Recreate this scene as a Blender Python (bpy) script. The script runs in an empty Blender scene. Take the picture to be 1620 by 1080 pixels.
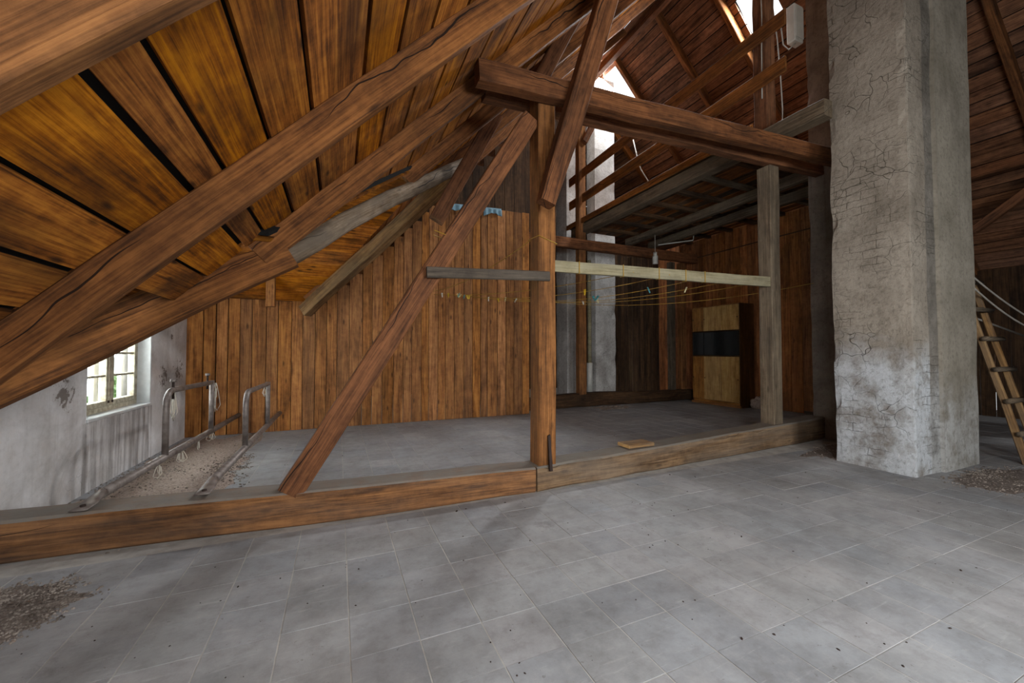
import bpy, bmesh, math, random
from mathutils import Vector, Matrix, noise as mnoise

random.seed(7)
SC = bpy.context.scene
COL = SC.collection
R = math.radians

# ------------------------------------------------------------------ camera
cam_d = bpy.data.cameras.new('camera')
cam_d.sensor_width = 36.0
cam_d.lens = 627.24 / 1620.0 * 36.0
cam_d.clip_start = 0.05
cam = bpy.data.objects.new('camera', cam_d)
COL.objects.link(cam)
cam.location = (0.0, 0.0, 1.336)
cam.rotation_euler = (R(90 + 1.48), 0.0, R(-23.67))
SC.camera = cam

# ------------------------------------------------------------------ world, light, exposure
world = bpy.data.worlds.new('overcast_sky')
SC.world = world
world.use_nodes = True
bg = world.node_tree.nodes['Background']
bg.inputs['Color'].default_value = (0.93, 0.97, 1.0, 1.0)
bg.inputs['Strength'].default_value = 1.6


def area(name, loc, target, sx, sy, power, color=(1, 1, 1), spread=180):
    l = bpy.data.lights.new(name, 'AREA')
    l.shape = 'RECTANGLE'
    l.size, l.size_y = sx, sy
    l.energy = power
    l.color = color
    l.spread = R(spread)
    o = bpy.data.objects.new(name, l)
    COL.objects.link(o)
    o.location = loc
    o.rotation_euler = (Vector(target) - Vector(loc)).to_track_quat('-Z', 'Y').to_euler()
    return o


# daylight entering through the gable window and two roof windows; hatch and rear lamps are added, unseen fill
area('window_daylight', (-2.52, 5.75, 1.45), (2.0, 5.4, 0.2), 1.35, 1.3, 210, (0.95, 0.98, 1.0))
area('ridge_light_daylight', (7.05, 8.75, 9.0), (3.2, 3.4, 0.0), 0.9, 1.2, 800, (0.96, 0.98, 1.0))
area('roof_light_daylight', (7.6, 5.0, 8.35), (3.5, 3.6, 0.0), 0.6, 0.9, 320, (0.97, 0.98, 1.0))
area('added_hatch_fill', (-0.55, -1.75, 2.42), (5.5, 3.6, 0.0), 2.5, 1.2, 250, (0.97, 0.985, 1.0))

area('added_rear_fill', (2.6, -2.66, 1.9), (2.75, 4.0, 1.4), 1.9, 1.4, 235, (0.97, 0.985, 1.0))

SC.view_settings.view_transform = 'Standard'
SC.view_settings.look = 'None'
SC.view_settings.exposure = 0.2
SC.view_settings.gamma = 1.0
SC.view_settings.use_curve_mapping = False
SC.cycles.use_denoising = True
SC.cycles.max_bounces = 10
SC.cycles.diffuse_bounces = 6
SC.cycles.sample_clamp_indirect = 6.0


# ------------------------------------------------------------------ material helpers
def lin(h):
    h = h.lstrip('#')
    v = [int(h[i:i + 2], 16) / 255 for i in (0, 2, 4)]
    return tuple(((c / 12.92) if c <= 0.04045 else ((c + 0.055) / 1.055) ** 2.4) for c in v) + (1.0,)


class NT:
    def __init__(self, name):
        self.m = bpy.data.materials.new(name)
        self.m.use_nodes = True
        self.t = self.m.node_tree
        self.b = self.t.nodes['Principled BSDF']

    def n(self, kind, **kw):
        nd = self.t.nodes.new(kind)
        for k, v in kw.items():
            if k.startswith('i_'):
                key = k[2:]
                key = int(key) if key.isdigit() else key
                nd.inputs[key].default_value = v
            else:
                setattr(nd, k, v)
        return nd

    def l(self, a, b):
        self.t.links.new(a, b)

    def math(self, op, a, b=None, c=None):
        nd = self.n('ShaderNodeMath', operation=op)
        for i, v in enumerate((a, b, c)):
            if v is None:
                continue
            if isinstance(v, (int, float)):
                nd.inputs[i].default_value = v
            else:
                self.l(v, nd.inputs[i])
        return nd.outputs[0]

    def ramp(self, fac, stops):
        nd = self.n('ShaderNodeValToRGB')
        e = nd.color_ramp.elements
        while len(e) > 1:
            e.remove(e[0])
        e[0].position, e[0].color = stops[0][0], stops[0][1]
        for p, c in stops[1:]:
            x = e.new(p)
            x.color = c
        self.l(fac, nd.inputs['Fac'])
        return nd.outputs['Color']

    def mix(self, fac, a, b, blend='MIX'):
        nd = self.n('ShaderNodeMix', data_type='RGBA', blend_type=blend)
        for i, v in ((0, fac), (6, a), (7, b)):
            if isinstance(v, (int, float)):
                nd.inputs[i].default_value = v
            elif isinstance(v, tuple):
                nd.inputs[i].default_value = v
            else:
                self.l(v, nd.inputs[i])
        return nd.outputs[2]

    def noise(self, vec, scale, detail=4.0, rough=0.55, dist=0.0):
        nd = self.n('ShaderNodeTexNoise')
        nd.inputs['Scale'].default_value = scale
        nd.inputs['Detail'].default_value = detail
        nd.inputs['Roughness'].default_value = rough
        nd.inputs['Distortion'].default_value = dist
        self.l(vec, nd.inputs['Vector'])
        return nd.outputs['Fac']

    def mapped(self, vec, scale):
        nd = self.n('ShaderNodeMapping')
        nd.inputs['Scale'].default_value = scale
        self.l(vec, nd.inputs['Vector'])
        return nd.outputs['Vector']

    def bump(self, h, strength, dist=0.01):
        nd = self.n('ShaderNodeBump')
        nd.inputs['Strength'].default_value = strength
        nd.inputs['Distance'].default_value = dist
        self.l(h, nd.inputs['Height'])
        self.l(nd.outputs['Normal'], self.b.inputs['Normal'])

    def g(self, v):
        return (v, v, v, 1.0)


def wood(name, dark, mid, light, stain='#1c120c', stain_amt=0.5, grey='#6c6760', grey_amt=0.0, crack=0.0,
         knots=0.6, vary=0.3, grain=1.0, rough=0.8, sat=0.98, hue=0.006, dust=None):
    k = NT(name)
    tc = k.n('ShaderNodeTexCoord').outputs['Object']
    rnd = k.n('ShaderNodeObjectInfo').outputs['Random']
    add = k.n('ShaderNodeVectorMath', operation='ADD')
    k.l(tc, add.inputs[0])
    cmb = k.n('ShaderNodeCombineXYZ')
    k.l(k.math('MULTIPLY', rnd, 57.0), cmb.inputs[0])
    k.l(k.math('MULTIPLY', rnd, 23.0), cmb.inputs[1])
    k.l(k.math('MULTIPLY', rnd, 11.0), cmb.inputs[2])
    k.l(cmb.outputs[0], add.inputs[1])
    v = add.outputs[0]
    f1 = k.noise(k.mapped(v, (2.2, 75 * grain, 75 * grain)), 1.0, 5, 0.65, 0.3)
    f2 = k.noise(k.mapped(v, (0.8, 13 * grain, 13 * grain)), 1.0, 4, 0.6, 1.0)
    f3 = k.noise(v, 9.0, 6, 0.7)
    f = k.math('ADD', k.math('ADD', k.math('MULTIPLY', f1, 0.42), k.math('MULTIPLY', f2, 0.36)), k.math('MULTIPLY', f3, 0.22))
    c = k.ramp(f, [(0.40, lin(dark)), (0.49, lin(mid)), (0.585, lin(light))])
    # knots
    vo = k.n('ShaderNodeTexVoronoi')
    vo.inputs['Scale'].default_value = 1.0
    k.l(k.mapped(v, (2.4, 7.5, 7.5)), vo.inputs['Vector'])
    kn = k.ramp(vo.outputs['Distance'], [(0.06, k.g(1)), (0.16, k.g(0))])
    c = k.mix(k.math('MULTIPLY', kn, knots), c, lin(stain))
    # broad stains
    s = k.noise(k.mapped(v, (0.9, 2.6, 2.6)), 1.0, 5, 0.62, 0.6)
    sm = k.ramp(s, [(0.46, k.g(0)), (0.66, k.g(1))])
    c = k.mix(k.math('MULTIPLY', sm, stain_amt), c, lin(stain))
    if grey_amt > 0:
        s2 = k.noise(k.mapped(v, (0.8, 5, 5)), 1.3, 5, 0.6, 0.3)
        gm = k.ramp(s2, [(0.35, k.g(0)), (0.62, k.g(1))])
        c = k.mix(k.math('MULTIPLY', gm, grey_amt), c, lin(grey))
    # value change from piece to piece
    hs = k.n('ShaderNodeHueSaturation')
    k.l(k.math('ADD', 1.0 - vary / 2, k.math('MULTIPLY', rnd, vary)), hs.inputs['Value'])
    r2 = k.math('FRACT', k.math('MULTIPLY', rnd, 7.31))
    k.l(k.math('ADD', sat - 0.05, k.math('MULTIPLY', r2, 0.10)), hs.inputs['Saturation'])
    hs.inputs['Hue'].default_value = 0.5 + hue
    k.l(c, hs.inputs['Color'])
    c = hs.outputs[0]
    hgt = f
    if crack > 0:
        sep = k.n('ShaderNodeSeparateXYZ')
        k.l(tc, sep.inputs[0])
        w = k.noise(k.mapped(v, (1.1, 0, 0)), 1.0, 3, 0.6)
        d = k.math('ABSOLUTE', k.math('ADD', k.math('ADD', sep.outputs[2], k.math('MULTIPLY', sep.outputs[1], 0.8)),
                                      k.math('MULTIPLY', k.math('SUBTRACT', w, 0.5), 0.32)))
        gate = k.noise(k.mapped(v, (0.9, 0.3, 0.3)), 1.7, 1, 0.5)
        wid = k.math('MULTIPLY', k.math('MAXIMUM', k.math('SUBTRACT', gate, 0.45), 0.0), 0.022 * crack)
        cm = k.math('LESS_THAN', d, wid)
        c = k.mix(k.math('MULTIPLY', cm, 0.9), c, lin('#0b0705'))
        hgt = k.math('SUBTRACT', f, k.math('MULTIPLY', cm, 1.5))
    if dust:
        nz = k.n('ShaderNodeSeparateXYZ')
        k.l(k.n('ShaderNodeNewGeometry').outputs['True Normal'], nz.inputs[0])
        dm = k.math('MULTIPLY', k.math('GREATER_THAN', nz.outputs[2], 0.6), k.ramp(k.noise(v, 6, 5, .7), [(0.3, k.g(.55)), (0.6, k.g(.92))]))
        c = k.mix(dm, c, lin(dust))
    k.l(c, k.b.inputs['Base Color'])
    k.b.inputs['Roughness'].default_value = rough
    k.b.inputs['Specular IOR Level'].default_value = 0.25
    k.bump(hgt, 0.8, 0.008)
    return k.m


def plaster(name, base, dark, spots='#4a4238', white=None, white_z=None, streak=0.0, cracks=0.5, patch=None, rough=0.95, bumpy=0.6, bricks=0.0, speck=0.45, marks=None):
    k = NT(name)
    tc = k.n('ShaderNodeTexCoord').outputs['Object']
    a = k.noise(tc, 1.7, 6, 0.62, 0.3)
    c = k.ramp(a, [(0.3, lin(dark)), (0.62, lin(base))])
    sep = k.n('ShaderNodeSeparateXYZ')
    k.l(tc, sep.inputs[0])
    if white is not None:
        b = k.noise(tc, 2.2, 5, 0.6)
        zz = k.math('ADD', sep.outputs[2], k.math('MULTIPLY', k.math('SUBTRACT', b, 0.5), 1.1))
        m = k.n('ShaderNodeMapRange')
        m.inputs[1].default_value = white_z + 0.25
        m.inputs[2].default_value = white_z - 0.25
        k.l(zz, m.inputs[0])
        wv = k.ramp(k.noise(tc, 3.5, 6, 0.65), [(0.3, lin(dark)), (0.55, lin(white))])
        c = k.mix(m.outputs[0], c, wv)
    if streak > 0:
        st = k.noise(k.mapped(tc, (9, 9, 0.5)), 1.0, 4, 0.6)
        c = k.mix(k.math('MULTIPLY', k.ramp(st, [(0.5, k.g(0)), (0.7, k.g(1))]), streak), c, lin(spots))
    if patch:
        p = k.noise(tc, 1.1, 8, 0.7, 0.8)
        c = k.mix(k.ramp(p, [(0.64, k.g(0)), (0.66, k.g(1))]), c, lin(patch))
    dk = k.noise(tc, 0.8, 8, 0.68, 0.5)
    c = k.mix(k.math('MULTIPLY', k.ramp(dk, [(0.5, k.g(0)), (0.75, k.g(1))]), 0.6), c, lin(spots))
    hgt = k.noise(tc, 14, 8, 0.72)
    fine = k.noise(tc, 22, 6, 0.72)
    c = k.mix(k.ramp(fine, [(0.34, k.g(speck)), (0.5, k.g(0))]), c, lin(spots))
    for (my, mz, mr) in (marks or ()):       # flaked paint beside the window
        vd = k.n('ShaderNodeVectorMath', operation='DISTANCE')
        sc_ = k.mapped(tc, (0, 1, 1))
        k.l(sc_, vd.inputs[0])
        vd.inputs[1].default_value = (0, my, mz)
        fl = k.noise(tc, 11, 7, .75, 1.0)
        mk = k.math('LESS_THAN', k.math('ADD', k.math('DIVIDE', vd.outputs['Value'], mr), k.math('MULTIPLY', k.math('SUBTRACT', fl, .5), 5.0)), .45)
        c = k.mix(k.math('MULTIPLY', mk, .85), c, lin('#756b63'))
        hgt = k.math('SUBTRACT', hgt, k.math('MULTIPLY', mk, .6))
    if marks:                                # damp streaks under the window sill
        ms = k.noise(k.mapped(tc, (1, 13, 1.0)), 1.0, 5, .65)
        inb = k.math('MULTIPLY', k.math('MULTIPLY', k.math('GREATER_THAN', sep.outputs[1], 5.0), k.math('LESS_THAN', sep.outputs[1], 6.5)),
                     k.math('LESS_THAN', sep.outputs[2], .66))
        c = k.mix(k.math('MULTIPLY', k.math('MULTIPLY', k.ramp(ms, [(0.42, k.g(0)), (0.62, k.g(1))]), inb), .55), c, lin('#5e564f'))
    if bricks > 0:
        cb_ = k.n('ShaderNodeCombineXYZ')
        wb_ = k.noise(tc, 4.0, 4, .6)
        k.l(k.math('ADD', k.math('ADD', sep.outputs[0], sep.outputs[1]), k.math('MULTIPLY', wb_, .06)), cb_.inputs[0])
        k.l(k.math('ADD', sep.outputs[2], k.math('MULTIPLY', k.noise(tc, 5.5, 4, .6), .07)), cb_.inputs[1])
        bt = k.n('ShaderNodeTexBrick')
        bt.inputs['Scale'].default_value = 1.0
        bt.inputs['Brick Width'].default_value = .27
        bt.inputs['Row Height'].default_value = .088
        bt.inputs['Mortar Size'].default_value = .0035
        bt.inputs['Mortar Smooth'].default_value = .3
        k.l(cb_.outputs[0], bt.inputs['Vector'])
        bg_ = k.ramp(k.noise(tc, 1.9, 4, .65), [(0.5, k.g(0)), (0.62, k.g(1))])
        bf = k.math('MULTIPLY', k.math('MULTIPLY', bt.outputs['Fac'], bg_), bricks)
        c = k.mix(bf, c, lin('#3a342d'))
        hgt = k.math('SUBTRACT', hgt, bf)
    if cracks > 0:
        vo = k.n('ShaderNodeTexVoronoi', feature='DISTANCE_TO_EDGE')
        vo.inputs['Scale'].default_value = 4.2
        wn = k.n('ShaderNodeTexNoise')
        wn.inputs['Scale'].default_value = 3.0
        k.l(tc, wn.inputs['Vector'])
        mv = k.n('ShaderNodeVectorMath', operation='MULTIPLY_ADD')
        k.l(wn.outputs['Color'], mv.inputs[0])
        mv.inputs[1].default_value = (0.5, 0.5, 0.5)
        k.l(tc, mv.inputs[2])
        k.l(mv.outputs[0], vo.inputs['Vector'])
        cr = k.ramp(vo.outputs['Distance'], [(0.002, k.g(1)), (0.012, k.g(0))])
        gate = k.ramp(k.noise(tc, 1.3, 2), [(0.52, k.g(0)), (0.64, k.g(0.8))])
        cf = k.math('MULTIPLY', k.math('MULTIPLY', cr, gate), cracks)
        c = k.mix(cf, c, lin('#2c2620'))
        hgt = k.math('SUBTRACT', hgt, k.math('MULTIPLY', cf, 0.8))
    k.l(c, k.b.inputs['Base Color'])
    k.b.inputs['Roughness'].default_value = rough
    k.b.inputs['Specular IOR Level'].default_value = 0.15
    k.bump(hgt, bumpy, 0.02)
    return k.m


def plain(name, col, rough=0.6, metal=0.0, noise_amt=0.25, col2=None, scale=8.0):
    k = NT(name)
    tc = k.n('ShaderNodeTexCoord').outputs['Object']
    a = k.noise(tc, scale, 5, 0.6)
    base = lin(col)
    d = lin(col2) if col2 else tuple(c * (1 - noise_amt) for c in base[:3]) + (1,)
    k.l(k.ramp(a, [(0.35, d), (0.62, base)]), k.b.inputs['Base Color'])
    k.b.inputs['Roughness'].default_value = rough
    k.b.inputs['Metallic'].default_value = metal
    k.bump(a, 0.2, 0.005)
    return k.m


def tile_mat(name):
    k = NT(name)
    geo = k.n('ShaderNodeNewGeometry')
    pos = geo.outputs['Position']
    rnd = k.math('FRACT', k.math('ADD', k.n('ShaderNodeObjectInfo').outputs['Random'], geo.outputs['Random Per Island']))
    c = k.ramp(rnd, [(0.0, lin('#8b8e92')), (0.35, lin('#969797')), (0.7, lin('#8f9397')), (1.0, lin('#9c9c9d'))])
    a = k.noise(pos, 2.3, 8, 0.7, 0.0)
    c = k.mix(k.ramp(a, [(0.3, k.g(0.55)), (0.6, k.g(0))]), c, lin('#5c5a58'))
    b = k.noise(pos, 0.9, 6, 0.62, 0.1)
    c = k.mix(k.ramp(b, [(0.45, k.g(0)), (0.7, k.g(0.6))]), c, lin('#a3a1a0'))
    s = k.noise(pos, 1.1, 9, 0.74, 0.3)
    c = k.mix(k.ramp(s, [(0.60, k.g(0)), (0.70, k.g(0.6))]), c, lin('#46423f'))
    m2 = k.noise(pos, 8.5, 9, 0.74, 0.0)
    c = k.mix(k.ramp(m2, [(0.38, k.g(0.34)), (0.5, k.g(0))]), c, lin('#6c6967'))
    c = k.mix(k.ramp(m2, [(0.52, k.g(0)), (0.66, k.g(0.25))]), c, lin('#acabaa'))
    sc = k.noise(k.mapped(pos, (4, 30, 1)), 1.0, 6, 0.7, 0.3)
    c = k.mix(k.ramp(sc, [(0.58, k.g(0)), (0.7, k.g(0.3))]), c, lin('#b6b5b3'))
    # fine dirt
    d = k.noise(pos, 26, 3, 0.7)
    c = k.mix(k.ramp(d, [(0.66, k.g(0)), (0.72, k.g(0.5))]), c, lin('#57504a'))
    k.l(c, k.b.inputs['Base Color'])
    k.l(k.ramp(a, [(0.3, k.g(0.5)), (0.7, k.g(0.72))]), k.b.inputs['Roughness'])
    k.b.inputs['Specular IOR Level'].default_value = 0.35
    k.bump(k.noise(pos, 30, 5, 0.65), 0.25, 0.004)
    return k.m


def grit_mat(name, a, b, c3):
    k = NT(name)
    pos = k.n('ShaderNodeNewGeometry').outputs['Position']
    f = k.noise(pos, 60, 5, 0.7)
    col = k.ramp(f, [(0.3, lin(a)), (0.5, lin(b)), (0.68, lin(c3))])
    k.l(col, k.b.inputs['Base Color'])
    k.b.inputs['Roughness'].default_value = 1.0
    k.bump(f, 0.8, 0.01)
    return k.m


def glass_mat(name, tint=(0.9, 0.95, 0.95, 1), rough=0.02):
    k = NT(name)
    k.b.inputs['Base Color'].default_value = tint
    k.b.inputs['Roughness'].default_value = rough
    k.b.inputs['Transmission Weight'].default_value = 1.0
    k.b.inputs['IOR'].default_value = 1.1
    return k.m


M = {}
M['roof'] = wood('roof_board_wood', '#542f12', '#935826', '#bf7d38', stain='#291609', stain_amt=0.72, knots=0.85, vary=0.3, crack=0, sat=1.06, hue=0.001)
M['roof_right'] = wood('reddish_roof_board_wood', '#4a2e20', '#754c36', '#936549', stain='#241711', stain_amt=0.6, vary=0.45)
M['plank'] = wood('pine_plank_wood', '#643a1b', '#965d30', '#b87a43', stain='#3a2010', stain_amt=0.5, knots=0.75, vary=0.5, grain=1.2)
M['plank_red'] = wood('dark_red_plank_wood', '#5a2f18', '#874c28', '#a2643a', stain='#2a150b', stain_amt=0.6, knots=0.6, vary=0.5)
M['dark'] = wood('dark_plank_wood', '#2d1e13', '#46301f', '#5c412b', stain='#120b07', stain_amt=0.7, vary=0.5)
M['beam'] = wood('old_brown_beam_wood', '#452b1b', '#6b452c', '#86593a', stain='#20130b', stain_amt=0.55, crack=1.0, vary=0.25, sat=1.02, hue=0.0)
M['rafter'] = wood('rafter_wood', '#4a2d17', '#724724', '#915e31', stain='#22140a', stain_amt=0.55, crack=1.2, vary=0.3, sat=1.02, hue=0.0)
M['sill'] = wood('sill_beam_wood', '#4e301b', '#744a2a', '#8f5f39', stain='#28180f', stain_amt=0.65, grey='#6a655f', grey_amt=0.15, crack=0.4, vary=0.1, dust='#77736c')
M['sill_grey'] = wood('dusty_sill_wood', '#4a3626', '#6b523c', '#866b51', stain='#2a1d14', stain_amt=0.6, grey='#736b62', grey_amt=0.35, crack=0.4, vary=0.1, dust='#716c64')
M['post'] = wood('orange_post_wood', '#50311a', '#784b2a', '#966239', stain='#2b190e', stain_amt=0.5, crack=0.3, vary=0.1)
M['grey'] = wood('weathered_grey_wood', '#372c22', '#594b3c', '#766654', stain='#201913', stain_amt=0.55, grey='#6e6355', grey_amt=0.4, crack=0.8, vary=0.2)
M['dark_grey'] = wood('dark_weathered_wood', '#2f2720', '#4b4138', '#625649', stain='#1b1612', stain_amt=0.5, grey='#5a5249', grey_amt=0.4, vary=0.1)
M['log'] = wood('limewashed_log_wood', '#46321f', '#735d48', '#978675', stain='#2f2014', stain_amt=0.85, grey='#877a6c', grey_amt=0.4, crack=0.9, vary=0.1)
M['pale'] = wood('pale_yellowish_board_wood', '#665b3f', '#857a5b', '#9d9272', stain='#5c4d33', stain_amt=0.4, grey='#9a9582', grey_amt=0.4, vary=0.1)
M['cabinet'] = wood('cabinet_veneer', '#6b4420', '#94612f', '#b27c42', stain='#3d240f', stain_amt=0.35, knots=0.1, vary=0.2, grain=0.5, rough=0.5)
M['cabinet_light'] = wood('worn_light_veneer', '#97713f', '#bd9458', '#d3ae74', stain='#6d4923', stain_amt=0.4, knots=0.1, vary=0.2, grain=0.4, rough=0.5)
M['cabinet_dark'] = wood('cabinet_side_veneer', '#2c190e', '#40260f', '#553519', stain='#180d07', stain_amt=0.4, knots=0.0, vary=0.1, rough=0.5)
M['valley'] = wood('light_brown_valley_wood', '#5a3d24', '#86603a', '#a27a4e', stain='#2e1d10', stain_amt=0.5, grey='#7a6a55', grey_amt=0.3, crack=0.6, vary=0.1)
M['ladder'] = wood('ladder_wood', '#523620', '#7d5833', '#9d7648', stain='#3a2616', stain_amt=0.4, grey='#7d7161', grey_amt=0.4, vary=0.2)
M['chimney'] = plaster('chimney_plaster', '#9a9184', '#776e62', spots='#544d44', white='#bcc0c3', white_z=1.35, cracks=0.7, bumpy=1.0, bricks=0.65)
M['cement'] = plaster('smooth_cement_render', '#989184', '#767063', spots='#565047', white='#aeaeab', white_z=0.75, cracks=0.35, bumpy=0.5, streak=0.25)
M['rough'] = plaster('rough_mortar', '#8a847b', '#5c574f', spots='#423f38', white='#b4b5b4', white_z=0.9, cracks=0.5, bumpy=1.4, bricks=0.3)
M['pillar'] = plaster('grey_rendered_pillar', '#857d74', '#5f5952', spots='#4a443d', cracks=0.2, streak=0.45, bumpy=0.4)
M['white_chim'] = plaster('whitewashed_chimney', '#cfcecb', '#a09c97', spots='#5a534b', cracks=0.5, streak=0.15, bumpy=0.5)
M['wall'] = plaster('lime_plaster_wall', '#e6e6e7', '#c3c0bd', spots='#78716a', cracks=0.4, streak=0.2, bumpy=0.5, speck=0.12, marks=((4.72, .98, .17), (6.85, .98, .2), (7.4, 1.05, .22), (7.1, 1.55, .09)))
M['reveal'] = plain('white_reveal_paint', '#cfd2d2', 0.9, 0, 0.15)
M['frame'] = plain('old_cream_paint', '#c5bfa8', 0.7, 0, 0.3, '#8f8672', 18)
M['tile'] = tile_mat('grey_cement_tile')
M['grout'] = plain('pale_grout', '#aeaba5', 0.95, 0, 0.3)
M['sand'] = grit_mat('sandy_debris', '#5f5044', '#95857a', '#b5a89d')
M['brown_grit'] = grit_mat('brown_grit', '#443a33', '#6b6058', '#8f857c')
M['pebble'] = plain('grit_grain', '#8f857b', 0.95, 0, 0.5, '#3f352d', 9)
M['pipe'] = plain('dull_painted_steel', '#857c76', 0.5, 0.3, 0.3, '#655a54', 14)
M['iron'] = plain('rusty_iron', '#3b2c25', 0.7, 0.5, 0.4)
M['string'] = plain('white_string', '#c9c2b4', 0.9)
M['cord'] = plain('yellow_cord', '#b08a2c', 0.6)
M['cover'] = plain('dark_roof_felt', '#0e0c0a', 1.0)
M['white_plastic'] = plain('white_plastic', '#c4c4bd', 0.4, 0, 0.15)
M['cable'] = plain('grey_white_cable', '#aaa59b', 0.6)
M['glass'] = glass_mat('window_glass')
M['dark_glass'] = plain('dark_cabinet_glass', '#1d2123', 0.12, 0, 0.2)
M['cloth'] = plain('pale_blue_cloth', '#7fa3b4', 0.9, 0, 0.35)
M['plywood'] = plain('pale_sawn_end', '#c29a62', 0.8)
M['tube'] = plain('pale_blue_tube', '#a9b4c0', 0.4)
M['leafg'] = plain('tree_leaves', '#b4cf95', 0.9, 0, 0.35)
M['ground'] = plain('outside_ground', '#8f9c7a', 1.0)
M['shutter'] = plain('grey_outer_shutter', '#8d8a88', 0.8)
for nm, hx in (('yellow', '#d9b52c'), ('teal', '#3f8f96'), ('white', '#cfcfc8'), ('cream', '#d8cf9e'), ('green', '#4f9a72')):
    M['pin_' + nm] = plain('clothespin_' + nm, hx, 0.5)


# ------------------------------------------------------------------ object helpers
def tag(o, label=None, cat=None, group=None, kind=None):
    if label:
        o['label'] = label
    if cat:
        o['category'] = cat
    if group:
        o['group'] = group
    if kind:
        o['kind'] = kind
    return o


def frame_from(x, z=Vector((0, 0, 1))):
    x = Vector(x).normalized()
    z = Vector(z)
    if abs(x.dot(z.normalized())) > 0.98:
        z = Vector((0, -1, 0))
    y = z.cross(x).normalized()
    z = x.cross(y).normalized()
    return Matrix((x, y, z)).transposed()


def link(name, me, mat, parent=None, loc=None, rot=None):
    o = bpy.data.objects.new(name, me)
    if mat is not None and len(me.materials) == 0:
        me.materials.append(mat)
    COL.objects.link(o)
    if loc is not None:
        m = Matrix.Translation(loc)
        if rot is not None:
            m = m @ rot.to_4x4()
        o.matrix_world = m
    if parent is not None:
        pm = WM.get(parent.name, Matrix.Identity(4))
        o.parent = parent
        o.matrix_parent_inverse = pm.inverted()
    WM[o.name] = o.matrix_world.copy() if loc is None else m
    return o


WM = {}


def empty(name, loc=(0, 0, 0), parent=None):
    o = bpy.data.objects.new(name, None)
    o.empty_display_size = 0.1
    COL.objects.link(o)
    o.location = loc
    WM[o.name] = Matrix.Translation(loc)
    if parent is not None:
        o.parent = parent
        o.matrix_parent_inverse = WM[parent.name].inverted()
    return o


def world_mesh(name, verts, faces, mat, parent=None, xaxis=(1, 0, 0), zaxis=(0, 0, 1), origin=None, smooth=False):
    """verts in world coordinates; stored in a local frame whose x axis runs along the grain"""
    verts = [Vector(v) for v in verts]
    if origin is None:
        origin = sum(verts, Vector()) / len(verts)
    rot = frame_from(xaxis, zaxis)
    inv = rot.transposed()
    me = bpy.data.meshes.new(name)
    me.from_pydata([inv @ (v - Vector(origin)) for v in verts], [], faces)
    bm = bmesh.new()
    bm.from_mesh(me)
    bmesh.ops.recalc_face_normals(bm, faces=bm.faces)
    bm.to_mesh(me)
    bm.free()
    if smooth:
        for p in me.polygons:
            p.use_smooth = True
    return link(name, me, mat, parent, Vector(origin), rot)


def timber(name, pts, mat, parent=None, wob=0.006, up=(0, 0, 1), ch=0.012, seg=0.35, round_=False):
    """pts: list of (x,y,z,w,h): centre line with width (sideways) and height; chamfered, slightly uneven"""
    P = [Vector(p[:3]) for p in pts]
    W = [p[3] for p in pts]
    Hh = [p[4] for p in pts]
    axis = (P[-1] - P[0]).normalized()
    rot = frame_from(axis, up)
    inv = rot.transposed()
    rings = []
    seed = random.random() * 100
    for i in range(len(P) - 1):
        n = max(1, int((P[i + 1] - P[i]).length / seg))
        for j in range(n + (1 if i == len(P) - 2 else 0)):
            t = j / n
            rings.append((inv @ (P[i].lerp(P[i + 1], t) - P[0]), W[i] * (1 - t) + W[i + 1] * t, Hh[i] * (1 - t) + Hh[i + 1] * t))
    vs, fs = [], []
    nr = 12 if round_ else 8
    for q, (c, w, h) in enumerate(rings):
        j1 = mnoise.noise(Vector((seed, q * 0.7, 0))) * wob
        j2 = mnoise.noise(Vector((seed, q * 0.7, 9))) * wob
        if round_:
            for a in range(12):
                r = 1 + 0.12 * mnoise.noise(Vector((seed + a * 0.6, q * 0.5, 3)))
                vs.append((c.x, c.y + j1 + w / 2 * r * math.cos(a * math.pi / 6), c.z + j2 + h / 2 * r * math.sin(a * math.pi / 6)))
        else:
            a, b, e = w / 2, h / 2, ch * (0.7 + 0.8 * abs(mnoise.noise(Vector((seed, q * 0.9, 5)))))
            e = min(e, a * 0.6, b * 0.6)
            for (y, z) in ((-a + e, -b), (a - e, -b), (a, -b + e), (a, b - e), (a - e, b), (-a + e, b), (-a, b - e), (-a, -b + e)):
                k = 1 + 0.03 * mnoise.noise(Vector((seed + y * 7, q * 0.8, z * 7)))
                vs.append((c.x, c.y + y * k + j1, c.z + z * k + j2))
    for q in range(len(rings) - 1):
        for a in range(nr):
            b = (a + 1) % nr
            fs.append((q * nr + a, q * nr + b, (q + 1) * nr + b, (q + 1) * nr + a))
    fs.append(tuple(range(nr))[::-1])
    fs.append(tuple(range((len(rings) - 1) * nr, len(rings) * nr)))
    me = bpy.data.meshes.new(name)
    me.from_pydata(vs, [], fs)
    bm = bmesh.new()
    bm.from_mesh(me)
    bmesh.ops.recalc_face_normals(bm, faces=bm.faces)
    bm.to_mesh(me)
    bm.free()
    if round_:
        for p in me.polygons:
            p.use_smooth = True
    return link(name, me, mat, parent, P[0], rot)


def tim(name, p0, p1, w, h, mat, label=None, cat=None, group=None, parent=None, **kw):
    o = timber(name, [tuple(p0) + (w, h), tuple(p1) + (w, h)], mat, parent, **kw)
    return tag(o, label, cat, group)


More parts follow.
